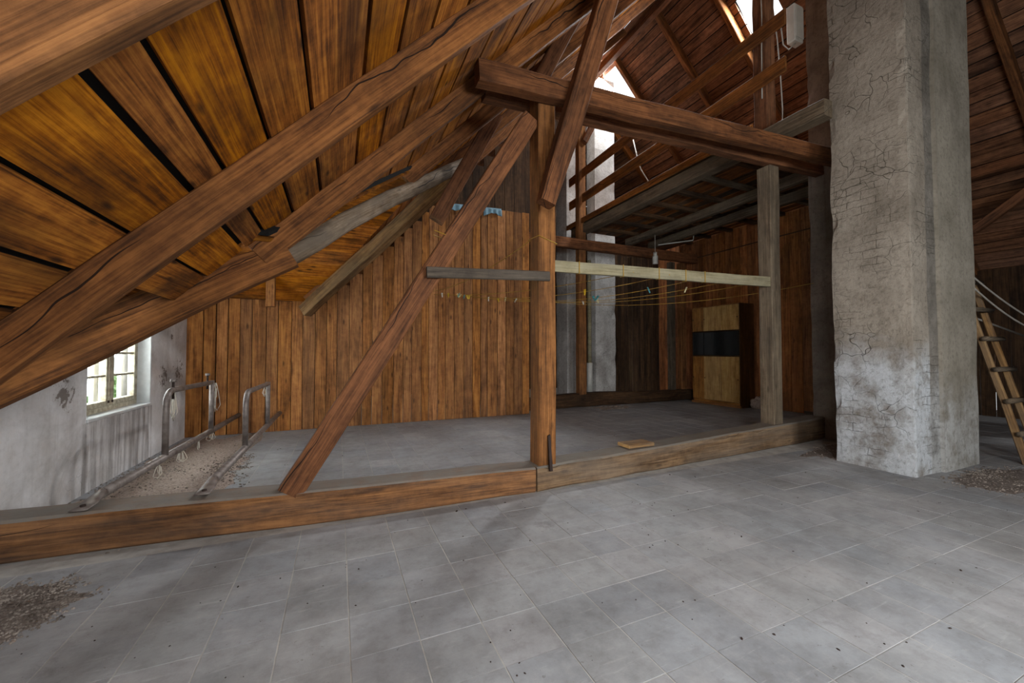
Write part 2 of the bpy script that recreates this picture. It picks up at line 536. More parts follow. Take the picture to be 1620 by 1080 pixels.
def box(name, lo, hi, mat, parent=None, bev=0.004, xaxis=(1, 0, 0)):
    lo, hi = Vector(lo), Vector(hi)
    c = (lo + hi) / 2
    rot = frame_from(xaxis)
    inv = rot.transposed()
    d = hi - lo
    dl = Vector([abs(v) for v in (inv @ d)])
    bm = bmesh.new()
    bmesh.ops.create_cube(bm, size=1.0)
    bmesh.ops.scale(bm, vec=dl, verts=bm.verts)
    if bev > 0:
        bmesh.ops.bevel(bm, geom=bm.edges[:], offset=min(bev, min(dl) * 0.3), segments=1, affect='EDGES')
    me = bpy.data.meshes.new(name)
    bm.to_mesh(me)
    bm.free()
    return link(name, me, mat, parent, c, rot)


def tube(name, pts, r, mat, parent=None, nseg=10, cyclic=False):
    """round tube along world points"""
    P = [Vector(p) for p in pts]
    vs, fs = [], []
    org = P[0].copy()
    prev = None
    n = len(P)
    for i, p in enumerate(P):
        a = P[(i - 1) % n] if (i > 0 or cyclic) else p
        b = P[(i + 1) % n] if (i < n - 1 or cyclic) else p
        d = (b - a).normalized()
        if prev is None:
            u = d.cross(Vector((0, 0, 1)))
            if u.length < 0.1:
                u = d.cross(Vector((0, 1, 0)))
            u.normalize()
        else:
            u = (prev - d * prev.dot(d)).normalized()
        prev = u
        w = d.cross(u)
        for k in range(nseg):
            t = 2 * math.pi * k / nseg
            vs.append(p - org + (u * math.cos(t) + w * math.sin(t)) * r)
    rng = n if cyclic else n - 1
    for i in range(rng):
        j = (i + 1) % n
        for k in range(nseg):
            l = (k + 1) % nseg
            fs.append((i * nseg + k, i * nseg + l, j * nseg + l, j * nseg + k))
    if not cyclic:
        fs.append(tuple(range(nseg))[::-1])
        fs.append(tuple(range((n - 1) * nseg, n * nseg)))
    me = bpy.data.meshes.new(name)
    me.from_pydata(vs, [], fs)
    for p in me.polygons:
        p.use_smooth = True
    return link(name, me, mat, parent, org, Matrix.Identity(3))


def prism(name, quad, thick, mat, parent=None, xaxis=(0, 1, 0)):
    """a board: four corner points of its lower face, thickened along the upward normal"""
    q = [Vector(p) for p in quad]
    n = (q[1] - q[0]).cross(q[3] - q[0]).normalized()
    if n.z < 0:
        n = -n
    vs = q + [p + n * thick for p in q]
    fs = [(0, 1, 2, 3), (4, 5, 6, 7), (0, 1, 5, 4), (1, 2, 6, 5), (2, 3, 7, 6), (3, 0, 4, 7)]
    return world_mesh(name, vs, fs, mat, parent, xaxis, n)


# ================================================================== SETTING
# ---- floor of cement tiles on a bed
floor = empty('floor')
tag(floor, 'grey square cement tiles laid over the whole attic floor', kind='structure')
box('screed', (-2.6, -2.5, -0.12), (13.5, 13.0, -0.0022), M['grout'], floor, 0)
TX0, TY0, TS = 0.063, 0.985, 0.30
cy, sy = math.cos(R(23.67)), math.sin(R(23.67))


def tile_share(x, y):
    d = x * sy + y * cy
    if d < 0.25:
        return 0
    u = (x * cy - y * sy) / d
    v = 1.336 / d
    if abs(u) > 1.36 or v > 0.93 or v < 0.05:
        return 0
    return 1 / d ** 3


tiles = []
for i in range(-9, 46):
    for j in range(-11, 25):
        x, y = TX0 + (i + 0.5) * TS, TY0 + (j + 0.5) * TS
        if x < -2.2:
            continue
        if 3.42 < y < 3.70 and x < 6.7:
            continue
        tiles.append((tile_share(x, y), x, y))
tiles.sort(reverse=True)
tb = bmesh.new()
bmesh.ops.create_cube(tb, size=1.0)
bmesh.ops.scale(tb, vec=(TS - 0.0065, TS - 0.0035, 0.012), verts=tb.verts)
bmesh.ops.bevel(tb, geom=[e for e in tb.edges if all(v.co.z > 0 for v in e.verts)], offset=0.0008, segments=1, affect='EDGES')
tile_me = bpy.data.meshes.new('tile')
tb.to_mesh(tile_me)
tile_me.materials.append(M['tile'])
tverts = [v.co.copy() for v in tb.verts]
tfaces = [tuple(v.index for v in f.verts) for f in tb.faces]
tb.free()
rt = random.Random(3)
sv, sf = [], []
for k, (a, x, y) in enumerate(tiles):
    z = -0.006 + rt.uniform(-0.0012, 0.0012)
    if k < 300:
        o = bpy.data.objects.new('tile', tile_me)
        COL.objects.link(o)
        o.parent = floor
        o.location = (x, y, z)
        o.rotation_euler = (rt.uniform(-.002, .002), rt.uniform(-.002, .002), rt.uniform(-.004, .004))
    else:
        b = len(sv)
        sv += [(v.x + x, v.y + y, v.z + z) for v in tverts]
        sf += [tuple(b + i for i in f) for f in tfaces]
me = bpy.data.meshes.new('tile_field')
me.from_pydata(sv, [], sf)
o = link('tile_field', me, M['tile'], floor, Vector((0, 0, 0)), Matrix.Identity(3))
o['kind'] = 'stuff'

# ---- left gable wall with window hole
WX0, WX1 = -2.17, -2.372
wy0, wy1, wz0, wz1 = 5.05, 6.45, 0.68, 2.05


def wall_poly(polys, x0, x1):
    vs, fs = [], []
    for poly in polys:
        n, b = len(poly), len(vs)
        vs += [(x0, y, z) for y, z in poly] + [(x1, y, z) for y, z in poly]
        fs.append(tuple(range(b, b + n)))
        fs.append(tuple(range(b + n, b + 2 * n))[::-1])
        for i in range(n):
            j = (i + 1) % n
            fs.append((b + i, b + j, b + n + j, b + n + i))
    return vs, fs


vs, fs = wall_poly([[(-2.5, 0), (3.62, 0), (3.62, .62), (-2.5, .62)], [(7.72, 0), (12.8, 0), (12.8, .62), (7.72, .62)],
                    [(3.62, 0), (wy0, 0), (wy0, 3.65), (3.62, 2.2)],
                    [(wy0, 0), (wy1, 0), (wy1, wz0), (wy0, wz0)],
                    [(wy0, wz1), (wy1, wz1), (wy1, 3.5), (5.65, 4.28), (wy0, 3.65)],
                    [(wy1, 0), (7.72, 0), (7.72, 2.24), (wy1, 3.5)]], WX0, WX1)
wl = world_mesh('wall_left', vs, fs, M['wall'], origin=(0, 0, 0))
tag(wl, 'stained white plaster gable wall around the small window', kind='structure')

# ---- window
win = empty('window_1', (WX1, 5.75, wz0))
tag(win, 'small cream painted casement window in a deep plaster reveal', kind='structure')
fx0, fx1 = -2.36, -2.30
box('window_sill', (-2.36, wy0 + .002, wz0 - 0.02), (-2.155, wy1 - .002, wz0 + 0.014), M['reveal'], win, 0.006)
box('reveal', (-2.37, wy1 - 0.012, wz0 + .014), (-2.172, wy1 - 0.001, wz1), M['reveal'], win, 0.002)
box('reveal', (-2.37, wy0 + 0.001, wz0 + .014), (-2.172, wy0 + 0.012, wz1), M['reveal'], win, 0.002)
box('frame_jamb', (fx0, wy1 - 0.075, wz0), (fx1, wy1 - 0.012, wz1), M['frame'], win)
box('frame_jamb', (fx0, wy0 + 0.012, wz0), (fx1, wy0 + 0.075, wz1), M['frame'], win)
box('frame_rail', (fx0, wy0 + .075, wz0 + 0.01), (fx1, wy1 - .075, wz0 + 0.07), M['frame'], win)
box('frame_rail', (fx0, wy0 + .075, wz1 - 0.06), (fx1, wy1 - .075, wz1), M['frame'], win)
box('centre_post', (fx0, 5.735, wz0 + .07), (fx1 + 0.015, 5.80, wz1 - .06), M['frame'], win, 0.008)
for s, (a, b) in enumerate(((wy0 + .075, 5.735), (5.80, wy1 - .075))):
    sash = box('sash', (fx0 + .005, a, wz0 + .07), (fx1 + 0.012, a + 0.045, wz1 - .06), M['frame'], win)
    box('stile', (fx0 + .005, b - 0.045, wz0 + .07), (fx1 + 0.012, b, wz1 - .06), M['frame'], sash)
    box('bottom_rail', (fx0 + .005, a + .045, wz0 + .07), (fx1 + .012, b - .045, wz0 + 0.125), M['frame'], sash)
    box('top_rail', (fx0 + .005, a + .045, wz1 - .11), (fx1 + .012, b - .045, wz1 - .06), M['frame'], sash)
    for q in (1.075, 1.32, 1.565, 1.8):
        box('glazing_bar', (fx0 + .008, a + .045, q - .012), (fx1 + .004, b - .045, q + .012), M['frame'], sash)
    zs = (wz0 + .125, 1.075, 1.32, 1.565, 1.8, wz1 - .11)
    for q in range(5):
        box('pane', (fx0 + .025, a + .045, zs[q] + .004), (fx0 + .029, b - .045, zs[q + 1] - .004), M['glass'], sash, 0)
    box('latch', (fx1 + .012, 5.72 if s == 0 else 5.8, wz0 + .10), (fx1 + .02, 5.745 if s == 0 else 5.825, wz0 + .125), M['iron'], sash, .002)

# ---- roof: boards, cover (slopes fall left and right from a ridge along Y)
ceil_ = empty('ceiling')
tag(ceil_, 'underside of the gabled roof, sheathed with wide rough boards', kind='structure')
SL = 1.02
BA = 2.815           # left slope, boards: z = BA + SL * x
RX = 6.4             # ridge
ZR = BA + SL * RX
VA, VY = 1.50, 5.65  # apex of the cross gable
Y0, Y1 = -2.5, 12.8


def lz(x):
    return BA + SL * x


def rz_(x):
    return ZR - SL * (x - RX)


cv, cf = [], []


def cover(quad, lift=0.045):
    q = [Vector(p) for p in quad]
    n = (q[1] - q[0]).cross(q[3] - q[0]).normalized()
    if n.z < 0:
        n = -n
    b = len(cv)
    cv.extend([p + n * lift for p in q] + [p + n * (lift + 0.03) for p in q])
    cf.extend([tuple(b + i for i in f) for f in
               ((0, 1, 2, 3), (4, 5, 6, 7), (0, 1, 5, 4), (1, 2, 6, 5), (2, 3, 7, 6), (3, 0, 4, 7))])


rb = random.Random(11)
edges = [-2.55, -2.3, -2.1, -1.88, -1.68, -1.48, -1.27, -1.10, -0.905, -0.67, -0.54, -0.345, -0.145, 0.12]
x = 0.12
while x < RX - 0.05:
    x = min(RX, x + rb.uniform(0.15, 0.24))
    edges.append(x)
G = 0.010


def hole(xe):
    """half width in Y of the cross-gable opening in the left slope at xe"""
    if xe >= VA:
        return 0
    return min(2.05, (VA - xe) * 2.05 / 2.0)


def lboard(xa, xb, ya0, yb0, ya1, yb1):
    dz = rb.uniform(-0.006, 0.004)
    prism('board', [(xa + G, ya0, lz(xa + G) + dz), (xb - G, yb0, lz(xb - G) + dz), (xb - G, yb1, lz(xb - G) + dz), (xa + G, ya1, lz(xa + G) + dz)],
          0.025, M['roof'], ceil_)


def lowz(x):
    return 1.95 + .66 * (x + 1.0)


for a, b in zip(edges[:-1], edges[1:]):
    if b <= -1.0:        # flatter eaves between the second rafter and the kinked timber
        lboard(a, b, Y0, Y0, 2.50, 2.50)
        cover([(a, Y0, lz(a)), (b, Y0, lz(b)), (b, 2.5, lz(b)), (a, 2.5, lz(a))])
        q = [(a + G, 2.5, lowz(a + G)), (b - G, 2.5, lowz(b - G)), (b - G, 3.74, lowz(b - G)), (a + G, 3.74, lowz(a + G))]
        prism('board', q, .025, M['roof'], ceil_)
        cover([(a, 2.45, lowz(a)), (b, 2.45, lowz(b)), (b, 3.74, lowz(b)), (a, 3.74, lowz(a))])
        lboard(a, b, 7.86, 7.86, Y1, Y1)
        cover([(a, 7.86, lz(a)), (b, 7.86, lz(b)), (b, Y1, lz(b)), (a, Y1, lz(a))])
        continue
    ha, hb = hole(a), hole(b)
    y00 = Y0
    if a > -1.69 and b < 0.92:      # added opening behind the viewer, unseen, for the fill lamp
        lboard(a, b, Y0, Y0, -2.42, -2.42)
        cover([(a, Y0, lz(a)), (b, Y0, lz(b)), (b, -2.42, lz(b)), (a, -2.42, lz(a))])
        y00 = -1.1
    if ha <= 0.01:
        lboard(a, b, y00, y00, Y1, Y1)
        cover([(a, y00, lz(a)), (b, y00, lz(b)), (b, Y1, lz(b)), (a, Y1, lz(a))])
    else:
        lboard(a, b, y00, y00, VY - ha, VY - hb)
        cover([(a, y00, lz(a)), (b, y00, lz(b)), (b, VY - hb, lz(b)), (a, VY - ha, lz(a))])
        lboard(a, b, max(VY + ha, 7.80 if a < -.45 else 0), max(VY + hb, 7.80 if b < -.45 else 0), Y1, Y1)
        cover([(a, max(VY + ha, 7.80 if a < -.45 else 0), lz(a)), (b, max(VY + hb, 7.80 if b < -.45 else 0), lz(b)), (b, Y1, lz(b)), (a, Y1, lz(a))])
# right slope with two roof windows
HOLES = [(6.74, 7.34, 8.36, 9.15), (7.3, 7.8, 4.75, 5.4)]
redges = [RX]
x = RX
while x < 14.6:
    x = x + rb.uniform(0.13, 0.2)
    for h in HOLES:
        for q in h[:2]:
            if abs(x - q) < 0.08:
                x = q
    redges.append(x)


def rboard(xa, xb, ya, yb):
    dz = rb.uniform(-0.006, 0.004)
    prism('board', [(xa + G * .7, ya, rz_(xa + G * .7) + dz), (xb - G * .7, ya, rz_(xb - G * .7) + dz),
                    (xb - G * .7, yb, rz_(xb - G * .7) + dz), (xa + G * .7, yb, rz_(xa + G * .7) + dz)], 0.025, M['roof_right'], ceil_)
    cover([(xa, ya, rz_(xa)), (xb, ya, rz_(xb)), (xb, yb, rz_(xb)), (xa, yb, rz_(xa))])


for a, b in zip(redges[:-1], redges[1:]):
    cut = [h for h in HOLES if a < h[1] - .02 and b > h[0] + .02]
    y = Y0
    for h in sorted(cut, key=lambda h: h[2]):
        rboard(a, b, y, h[2])
        y = h[3]
    rboard(a, b, y, Y1)
# cross gable slopes: boards run along X
for side in (1, -1):
    for k in range(11):
        y0, y1 = VY + side * 2.07 * (1 - k / 11.0), VY + side * 2.07 * (1 - (k + 1) / 11.0)
        za, zb = 2.2 + 2.07 * 1.0 * k / 11, 2.2 + 2.07 * (k + 1) / 11
        xa, xb = -0.5 + 2.0 * k / 11, -0.5 + 2.0 * (k + 1) / 11
        g = 0.006 * side
        dz = rb.uniform(-.008, .006)
        prism('board', [(-2.4, y0 - g, za + dz), (xa, y0 - g, za + dz), (xb, y1 + g, zb + dz), (-2.4, y1 + g, zb + dz)], 0.025, M['roof'], ceil_, xaxis=(1, 0, 0))
        cover([(-2.4, y0, za), (xa, y0, za), (xb, y1, zb), (-2.4, y1, zb)])
me = bpy.data.meshes.new('roof_cover')
me.from_pydata(cv, [], cf)
link('roof_cover', me, M['cover'], ceil_, Vector((0, 0, 0)), Matrix.Identity(3))

# ---- plank partition behind the laundry floor
wb = empty('wall_back', (0.8, 7.7, 0))
tag(wb, 'partition of upright honey brown pine planks', kind='structure')
PX = [-2.174, -1.96, -1.79, -1.63, -1.47, -1.3, -1.1, -0.93, -0.73, -0.56, -0.37, -0.19, -0.02, 0.18, 0.4, 0.57, 0.75, 0.95, 1.13, 1.29,
      1.47, 1.61, 1.79, 1.94, 2.12, 2.32, 2.5, 2.67, 2.82, 3.04, 3.24, 3.42, 3.62, 3.79]
rp = random.Random(5)
for a, b in zip(PX[:-1], PX[1:]):
    xm = (a + b) / 2
    top = 2.2 if xm < -0.55 else min(2.56 + SL * (a + .0), 4.27 + 0.045 * (xm - 2))
    top += rp.uniform(-.01, .01)
    y = 7.70 + rp.uniform(0, 0.006)
    gap = 0.004 if rp.random() < .85 else 0.008
    box('plank', (a + gap, y, 0.004), (b - gap, y + 0.025, top), M['plank'], wb, 0.002, xaxis=(0, 0, 1))
box('backing_rail', (-2.15, 7.732, 0.55), (3.79, 7.79, 0.67), M['dark'], wb, .004)
box('backing_rail', (-2.15, 7.732, 1.85), (3.79, 7.79, 1.97), M['dark'], wb, .004)

# ---- partition on the right side and dark boarding further back
wr = empty('wall_right', (9.25, 5.8, 0))
tag(wr, 'partition of dark reddish upright planks behind the cabinet', kind='structure')
y = 2.9
while y < 9.58:
    w = rp.uniform(0.17, 0.24)
    lo = 0.06 if rp.random() < .2 else 0.004
    xx = 9.25 + rp.uniform(0, .01)
    box('plank', (xx, y + .004, lo), (xx + .025, min(y + w, 9.58) - .004, 4.48), M['plank_red'], wr, 0.002, xaxis=(0, 0, 1))
    y += w
box('nailing_batten', (9.235, 2.9, 3.97), (9.249, 8.2, 3.995), M['dark'], wr, 0.003, xaxis=(0, 1, 0))
wf = empty('wall_far', (8.2, 9.6, 0))
tag(wf, 'dark upright boards behind the far sill beam', kind='structure')
x = 7.15
while x < 9.2:
    w = rp.uniform(.11, .16)
    yy = 9.6 + rp.uniform(0, .012)
    box('plank', (x + .004, yy, 0.004), (x + w - .004, yy + .025, 4.4), M['dark'], wf, 0.002, xaxis=(0, 0, 1))
    x += w
x = 0.6
while x < 4.7:
    w = rp.uniform(.22, .3)
    yy = 8.55 + rp.uniform(0, .01)
    box('plank', (x + .003, yy, 4.0), (x + w - .003, yy + .025, min(lz(x) - .03, 7.4)), M['dark'], wf, 0.002, xaxis=(0, 0, 1))
    x += w
# gable at the very end of the attic
vs = [(-2.5, Y1, 0), (14.8, Y1, 0), (14.8, Y1, rz_(14.8) + .02), (RX, Y1, ZR + .02), (-2.5, Y1, lz(-2.5) + .02)]
vs += [(a, b + .1, c) for a, b, c in vs]
fs = [(0, 1, 2, 3, 4), (5, 6, 7, 8, 9), (0, 1, 6, 5), (1, 2, 7, 6), (2, 3, 8, 7), (3, 4, 9, 8), (4, 0, 5, 9)]
wg = world_mesh('wall_gable', vs, fs, M['dark'], origin=(0, 0, 0), xaxis=(0, 0, 1))
tag(wg, 'dark gable boarding at the far end of the attic', kind='structure')

ax0, ax1, az0, az1 = 1.6, 3.6, 1.15, 2.65      # added window opening behind the viewer, unseen, lets fill light in
rv, rf_ = [], []
for poly in ([(-2.5, 0), (ax0, 0), (ax0, lz(ax0)), (-2.5, lz(-2.5))], [(ax0, 0), (ax1, 0), (ax1, az0), (ax0, az0)],
             [(ax0, az1), (ax1, az1), (ax1, lz(ax1)), (ax0, lz(ax0))], [(ax1, 0), (14.8, 0), (14.8, rz_(14.8)), (RX, ZR), (ax1, lz(ax1))]):
    n, b = len(poly), len(rv)
    rv += [(p, -2.5, q) for p, q in poly] + [(p, -2.6, q) for p, q in poly]
    rf_ += [tuple(range(b, b + n)), tuple(range(b + n, b + 2 * n))[::-1]]
    rf_ += [(b + k, b + (k + 1) % n, b + n + (k + 1) % n, b + n + k) for k in range(n)]
wq = world_mesh('wall_rear', rv, rf_, M['dark'], origin=(0, 0, 0), xaxis=(0, 0, 1))  # unseen rear gable keeps sky light out, cut around the added window
w2 = empty('added_rear_window', (2.6, -2.55, az0))
tag(w2, 'plain wooden window frame added unseen behind the viewer for fill light', kind='structure')
for lo, hi in (((ax0, -2.59, az0), (ax0 + .06, -2.51, az1)), ((ax1 - .06, -2.59, az0), (ax1, -2.51, az1)), ((2.57, -2.59, az0 + .06), (2.63, -2.51, az1 - .06)),
               ((ax0 + .06, -2.59, az0), (ax1 - .06, -2.51, az0 + .06)), ((ax0 + .06, -2.59, az1 - .06), (ax1 - .06, -2.51, az1))):
    box('frame', lo, hi, M['frame'], w2)
tag(wq, 'dark gable boarding behind the viewer', kind='structure')
box('sky_block_panel', (-2.36, 7.80, 0.0), (-0.98, 7.83, 2.25), M['dark'], wb, 0)  # added unseen panels block sky light at the plank gaps, one slit left
box('sky_block_panel', (-0.98, 7.80, 0.0), (-0.70, 7.83, 0.75), M['dark'], wb, 0)
box('sky_block_panel', (-0.98, 7.80, 1.35), (-0.70, 7.83, 2.25), M['dark'], wb, 0)
box('sky_block_panel', (-0.70, 7.80, 0.0), (0.4, 7.83, 2.4), M['dark'], wb, 0)

# ================================================================== TIMBER FRAME
NRM = Vector((-0.714, 0, 0.700))


def rafter(yf, x0, x1, label, group=None, w=0.085, d=0.18, mat='rafter'):
    c = NRM * (d / 2)
    a = Vector((x0, yf + w / 2, 2.56 + SL * x0)) + c
    b = Vector((x1, yf + w / 2, 2.56 + SL * x1)) + c
    return tim('rafter', a, b, w, d, M[mat], label, 'rafter', group, wob=0.012)


GR = 'rafters of the roof slope above the window side'
rafter(1.165, -2.35, 6.3, 'pale brown rafter crossing the top corner above the window side, nearest of all', GR, mat='post')
rafter(2.40, -2.35, 6.3, 'long cracked brown rafter running from floor level up under the wide boards', GR)
rafter(3.60, -0.52, 6.3, 'dark rafter whose foot sits on the kinked lower timber above the window', GR)
rafter(4.88, 0.80, 6.3, 'short dark rafter starting at the whitish valley timber', GR)
rafter(6.15, 1.15, 6.3, 'dark rafter behind the collar beams, starting from the far valley timber', GR)
rafter(7.45, -0.42, 6.3, 'rafter close in front of the plank partition top', GR)
for yy, wh in ((8.9, 'first'), (10.2, 'second'), (11.5, 'third')):
    rafter(yy, -2.3, 6.3, wh + ' dark rafter beyond the plank partition', GR)


def rrafter(yf, x0, x1, label, group, w=0.10, d=0.18):
    n = Vector((0.714, 0, 0.700))
    u = lambda x: 2.56 + SL * (2 * RX - x)
    a = Vector((x0, yf + w / 2, u(x0))) + n * (d / 2)
    b = Vector((x1, yf + w / 2, u(x1))) + n * (d / 2)
    return tim('rafter', a, b, w, d, M['rafter'], label, 'rafter', group, wob=0.01)


GRR = 'rafters of the slope beyond the ridge'
rrafter(2.42, 6.5, 14.4, 'brown rafter sloping down beside the big chimney at the picture edge', GRR)
rrafter(3.70, 6.5, 14.4, 'rafter of the far slope hidden mostly by the big chimney', GRR)
rrafter(5.52, 6.5, 14.4, 'reddish lit rafter next to the tall upper post', GRR)
rrafter(6.72, 6.5, 14.4, 'rafter sloping down the middle of the far roof slope', GRR)
rrafter(8.22, 6.5, 14.4, 'rafter edging the bright triangular roof opening', GRR)
rrafter(9.55, 6.5, 14.4, 'rafter just beyond the bright roof opening', GRR)
tag(tim('ridge_beam', (RX - .02, 3.0, ZR - .42), (RX - .02, 12.7, ZR - .42), .14, .2, M['beam']),
    'dark ridge beam running away under the peak of the roof', 'beam')

# lower kinked timber above the window, valley timbers
tag(timber('lower_rafter', [(-2.6, 3.66, 0.78, .13, .32), (-1.5, 3.66, 1.475, .13, .32), (-0.9, 3.66, 1.85, .13, .28), (-0.36, 3.68, 2.13, .13, .2)], M['rafter'], wob=.015),
    'cracked lower rafter slanting across the top of the window', 'rafter')
tag(timber('valley_rafter', [(-0.46, 3.70, 2.08, .14, .2), (0.3, 4.46, 2.86, .17, .19), (0.95, 5.07, 3.48, .16, .18), (1.85, 5.80, 4.28, .15, .17)], M['log'], wob=.03, round_=True),
    'rough whitish log rafter following the roof valley', 'rafter')
tag(timber('valley_rafter', [(-0.52, 7.52, 2.02, .17, .2), (0.5, 6.6, 2.98, .17, .2), (1.62, 5.66, 4.05, .17, .2)], M['valley'], wob=.03),
    'light brown valley timber with sawn end in front of the plank partition', 'rafter')
tim('slanted_strut', (1.20, 5.3, 3.12), (2.06, 5.3, 4.77), .15, .2, M['beam'], 'dark strut with a cut end hanging above the plank partition', 'strut')
tim('slanted_strut', (2.42, 4.6, 4.95), (3.35, 4.6, 6.75), .16, .2, M['beam'], 'steep dark strut rising behind the collar beams', 'strut')
tim('stud', (-1.0, 7.36, 2.72), (-1.0, 7.36, 2.06), .13, .09, M['plank'], 'short hanging stud over the planks by the window wall', 'stud')
tim('stud', (0.30, 7.0, 3.45), (0.30, 7.0, 2.82), .13, .09, M['plank'], 'short stud resting on the light valley timber', 'stud')

# front truss
tag(timber('sill_beam', [(-3.0, 3.75, .1375, .26, .275), (-1.4, 3.70, .135, .26, .27), (.13, 3.56, .13, .26, .26), (1.74, 3.52, .1175, .26, .235)], M['sill'], wob=.008, ch=.018),
    'orange brown floor sill beam from the window wall to the middle post', 'beam')
tag(timber('sill_beam', [(1.745, 3.52, .1175, .26, .235), (3.0, 3.59, .1275, .26, .255), (4.66, 3.68, .145, .26, .29), (6.85, 3.80, .165, .26, .33)], M['sill_grey'], wob=.012, ch=.02),
    'darker worn floor sill beam from the middle post to the pillar', 'beam')
post = tag(empty('wooden_post', (1.88, 3.52, .235)), 'orange brown square post standing in the middle of the sill beam', 'post')
timber('shaft', [(1.88, 3.52, .235, .19, .2), (1.88, 3.52, 4.02, .19, .2)], M['post'], post, wob=.006, up=(0, -1, 0), ch=.01)
world_mesh('iron_cramp', [(1.872, 3.418, .52), (1.898, 3.418, .53), (1.90, 3.38, .19), (1.87, 3.38, .19), (1.872, 3.40, .52), (1.898, 3.40, .53), (1.90, 3.355, .19), (1.87, 3.355, .19)],
           [(0, 1, 2, 3), (4, 5, 6, 7), (0, 1, 5, 4), (1, 2, 6, 5), (2, 3, 7, 6), (3, 0, 4, 7)], M['iron'], post)
tag(timber('slanted_strut', [(-.33, 3.55, .245, .16, .18), (1.74, 3.53, 3.66, .16, .18)], M['beam'], wob=.01, ch=.01),
    'long dark cracked strut leaning from the sill beam up to the middle post', 'strut')
tim('tie_board', (.69, 3.40, 2.02), (1.89, 3.40, 2.075), .035, .095, M['dark_grey'], 'short dark board tying the leaning strut to the middle post', 'board', wob=.003)
pb = tag(empty('rail_board', (3.7, 3.55, 2.25)), 'pale yellowish rail board between the middle post and the grey post', 'board')
timber('plank', [(1.97, 3.50, 2.205, .04, .115), (5.66, 3.70, 2.335, .04, .14)], M['pale'], pb, wob=.004, ch=.004)
for xx in (2.3, 2.9, 3.45, 3.9, 4.25):
    t = (xx - 1.97) / 3.69
    yy, zz, hh = 3.5 + .2 * t, 2.205 + .13 * t, .062 + .012 * t
    tube('cord_wrap', [(xx, yy - .026, zz - hh), (xx, yy - .026, zz + hh), (xx, yy + .026, zz + hh), (xx, yy + .026, zz - hh)], .005, M['cord'], pb, 6, True)
tim('wooden_post', (5.74, 3.76, .30), (5.74, 3.76, 4.02), .2, .2, M['grey'], 'weathered grey post on the sill beam next to the pillar', 'post', up=(0, -1, 0), wob=.008)
tim('wooden_post', (5.70, 3.76, 4.55), (5.70, 3.76, 8.2), .2, .2, M['beam'], 'tall brown post carrying the loft railing up to the ridge', 'post', up=(0, -1, 0), wob=.008)
tim('collar_beam', (1.12, 3.345, 3.85), (6.87, 3.345, 4.17), .14, .2, M['beam'], 'front one of the paired collar beams crossing above the posts', 'beam', wob=.012)
tim('collar_beam', (1.30, 3.69, 3.95), (6.87, 3.69, 4.18), .13, .2, M['beam'], 'rear one of the paired collar beams, seen just under the front one', 'beam', wob=.012)
tag(timber('diagonal_brace', [(1.74, 3.20, 2.70, .13, .15), (1.98, 3.2, 3.42, .14, .2), (3.0, 3.2, 6.6, .14, .2)], M['beam'], wob=.01),
    'steep dark brace rising from the middle post past the collar beams', 'brace')

# loft platform
lp = tag(empty('loft_platform', (7.3, 6.2, 4.45)), 'raised loft floor of boards over battens beside the ridge', 'loft')
x = 5.42
while x < 9.2:
    w = rp.uniform(.17, .24)
    box('board', (x + .006, 3.98, 4.49 + rp.uniform(0, .004)), (min(x + w, 9.24) - .006, 8.75, 4.52), M['rafter'] if rp.random() < .6 else M['dark'], lp, .002, xaxis=(0, 1, 0))
    x += w
for yy in (4.35, 5.0, 5.65, 6.3, 6.95, 7.6, 8.2):
    box('batten', (5.66, yy, 4.41), (9.22, yy + .09, 4.488), M['grey'] if yy in (5.0,) else M['dark'], lp, .004)
box('edge_board', (5.40, 3.75, 4.475), (5.428, 8.8, 4.60), M['rafter'], lp, .004, xaxis=(0, 1, 0))
tim('loft_beam', (5.55, 2.86, 4.36), (5.55, 8.65, 4.36), .2, .21, M['grey'], 'grey weathered beam carrying the open edge of the loft, sawn end over the collar', 'beam', wob=.006)
tim('loft_beam', (7.2, 3.9, 4.31), (7.2, 8.6, 4.31), .12, .18, M['grey'], 'grey beam under the middle of the loft floor', 'beam')
tim('loft_beam', (8.0, 3.9, 4.31), (8.0, 8.6, 4.31), .12, .18, M['grey'], 'grey beam under the loft floor nearer the red planks', 'beam')
tim('loft_rail', (5.45, 3.3, 5.84), (5.45, 8.72, 5.70), .04, .22, M['rafter'], 'upper horizontal board of the loft railing', 'railing')
tim('loft_rail', (5.45, 3.3, 5.19), (5.45, 8.72, 5.09), .04, .22, M['rafter'], 'lower horizontal board of the loft railing', 'railing')

# far truss
tag(timber('sill_beam', [(3.85, 8.22, .14, .25, .28), (5.6, 8.25, .16, .27, .33), (6.4, 8.27, .16, .3, .32), (7.4, 8.25, .145, .25, .29), (9.2, 8.25, .135, .25, .27)], M['dark'], wob=.03, ch=.03),
    'crumbling dark sill beam in front of the far chimneys', 'beam')
GP = 'posts on the far sill beam'
tim('wooden_post', (5.44, 8.2, .30), (5.44, 8.2, 7.3), .2, .17, M['post'], 'tall far post standing before the whitewashed chimneys', 'post', GP, up=(0, -1, 0))
tim('wooden_post', (7.1, 8.26, .29), (7.1, 8.26, 3.82), .2, .17, M['dark'], 'dark far post right of the whitewashed chimneys', 'post', GP, up=(0, -1, 0))
tim('wooden_post', (8.47, 8.3, .27), (8.47, 8.3, 3.82), .17, .15, M['grey'], 'greyish far post left of the cabinet', 'post', GP, up=(0, -1, 0))
tim('wooden_post', (8.86, 8.3, .27), (8.86, 8.3, 3.82), .2, .15, M['post'], 'far post closest to the cabinet', 'post', GP, up=(0, -1, 0))
tim('cross_beam', (3.85, 8.12, 3.94), (9.2, 8.12, 3.94), .16, .24, M['beam'], 'dark cross beam on the far posts under the loft', 'beam')
tim('knee_brace', (5.45, 8.05, 6.45), (5.9, 8.05, 7.3), .12, .14, M['beam'], 'short knee brace at the head of the tall far post', 'brace')

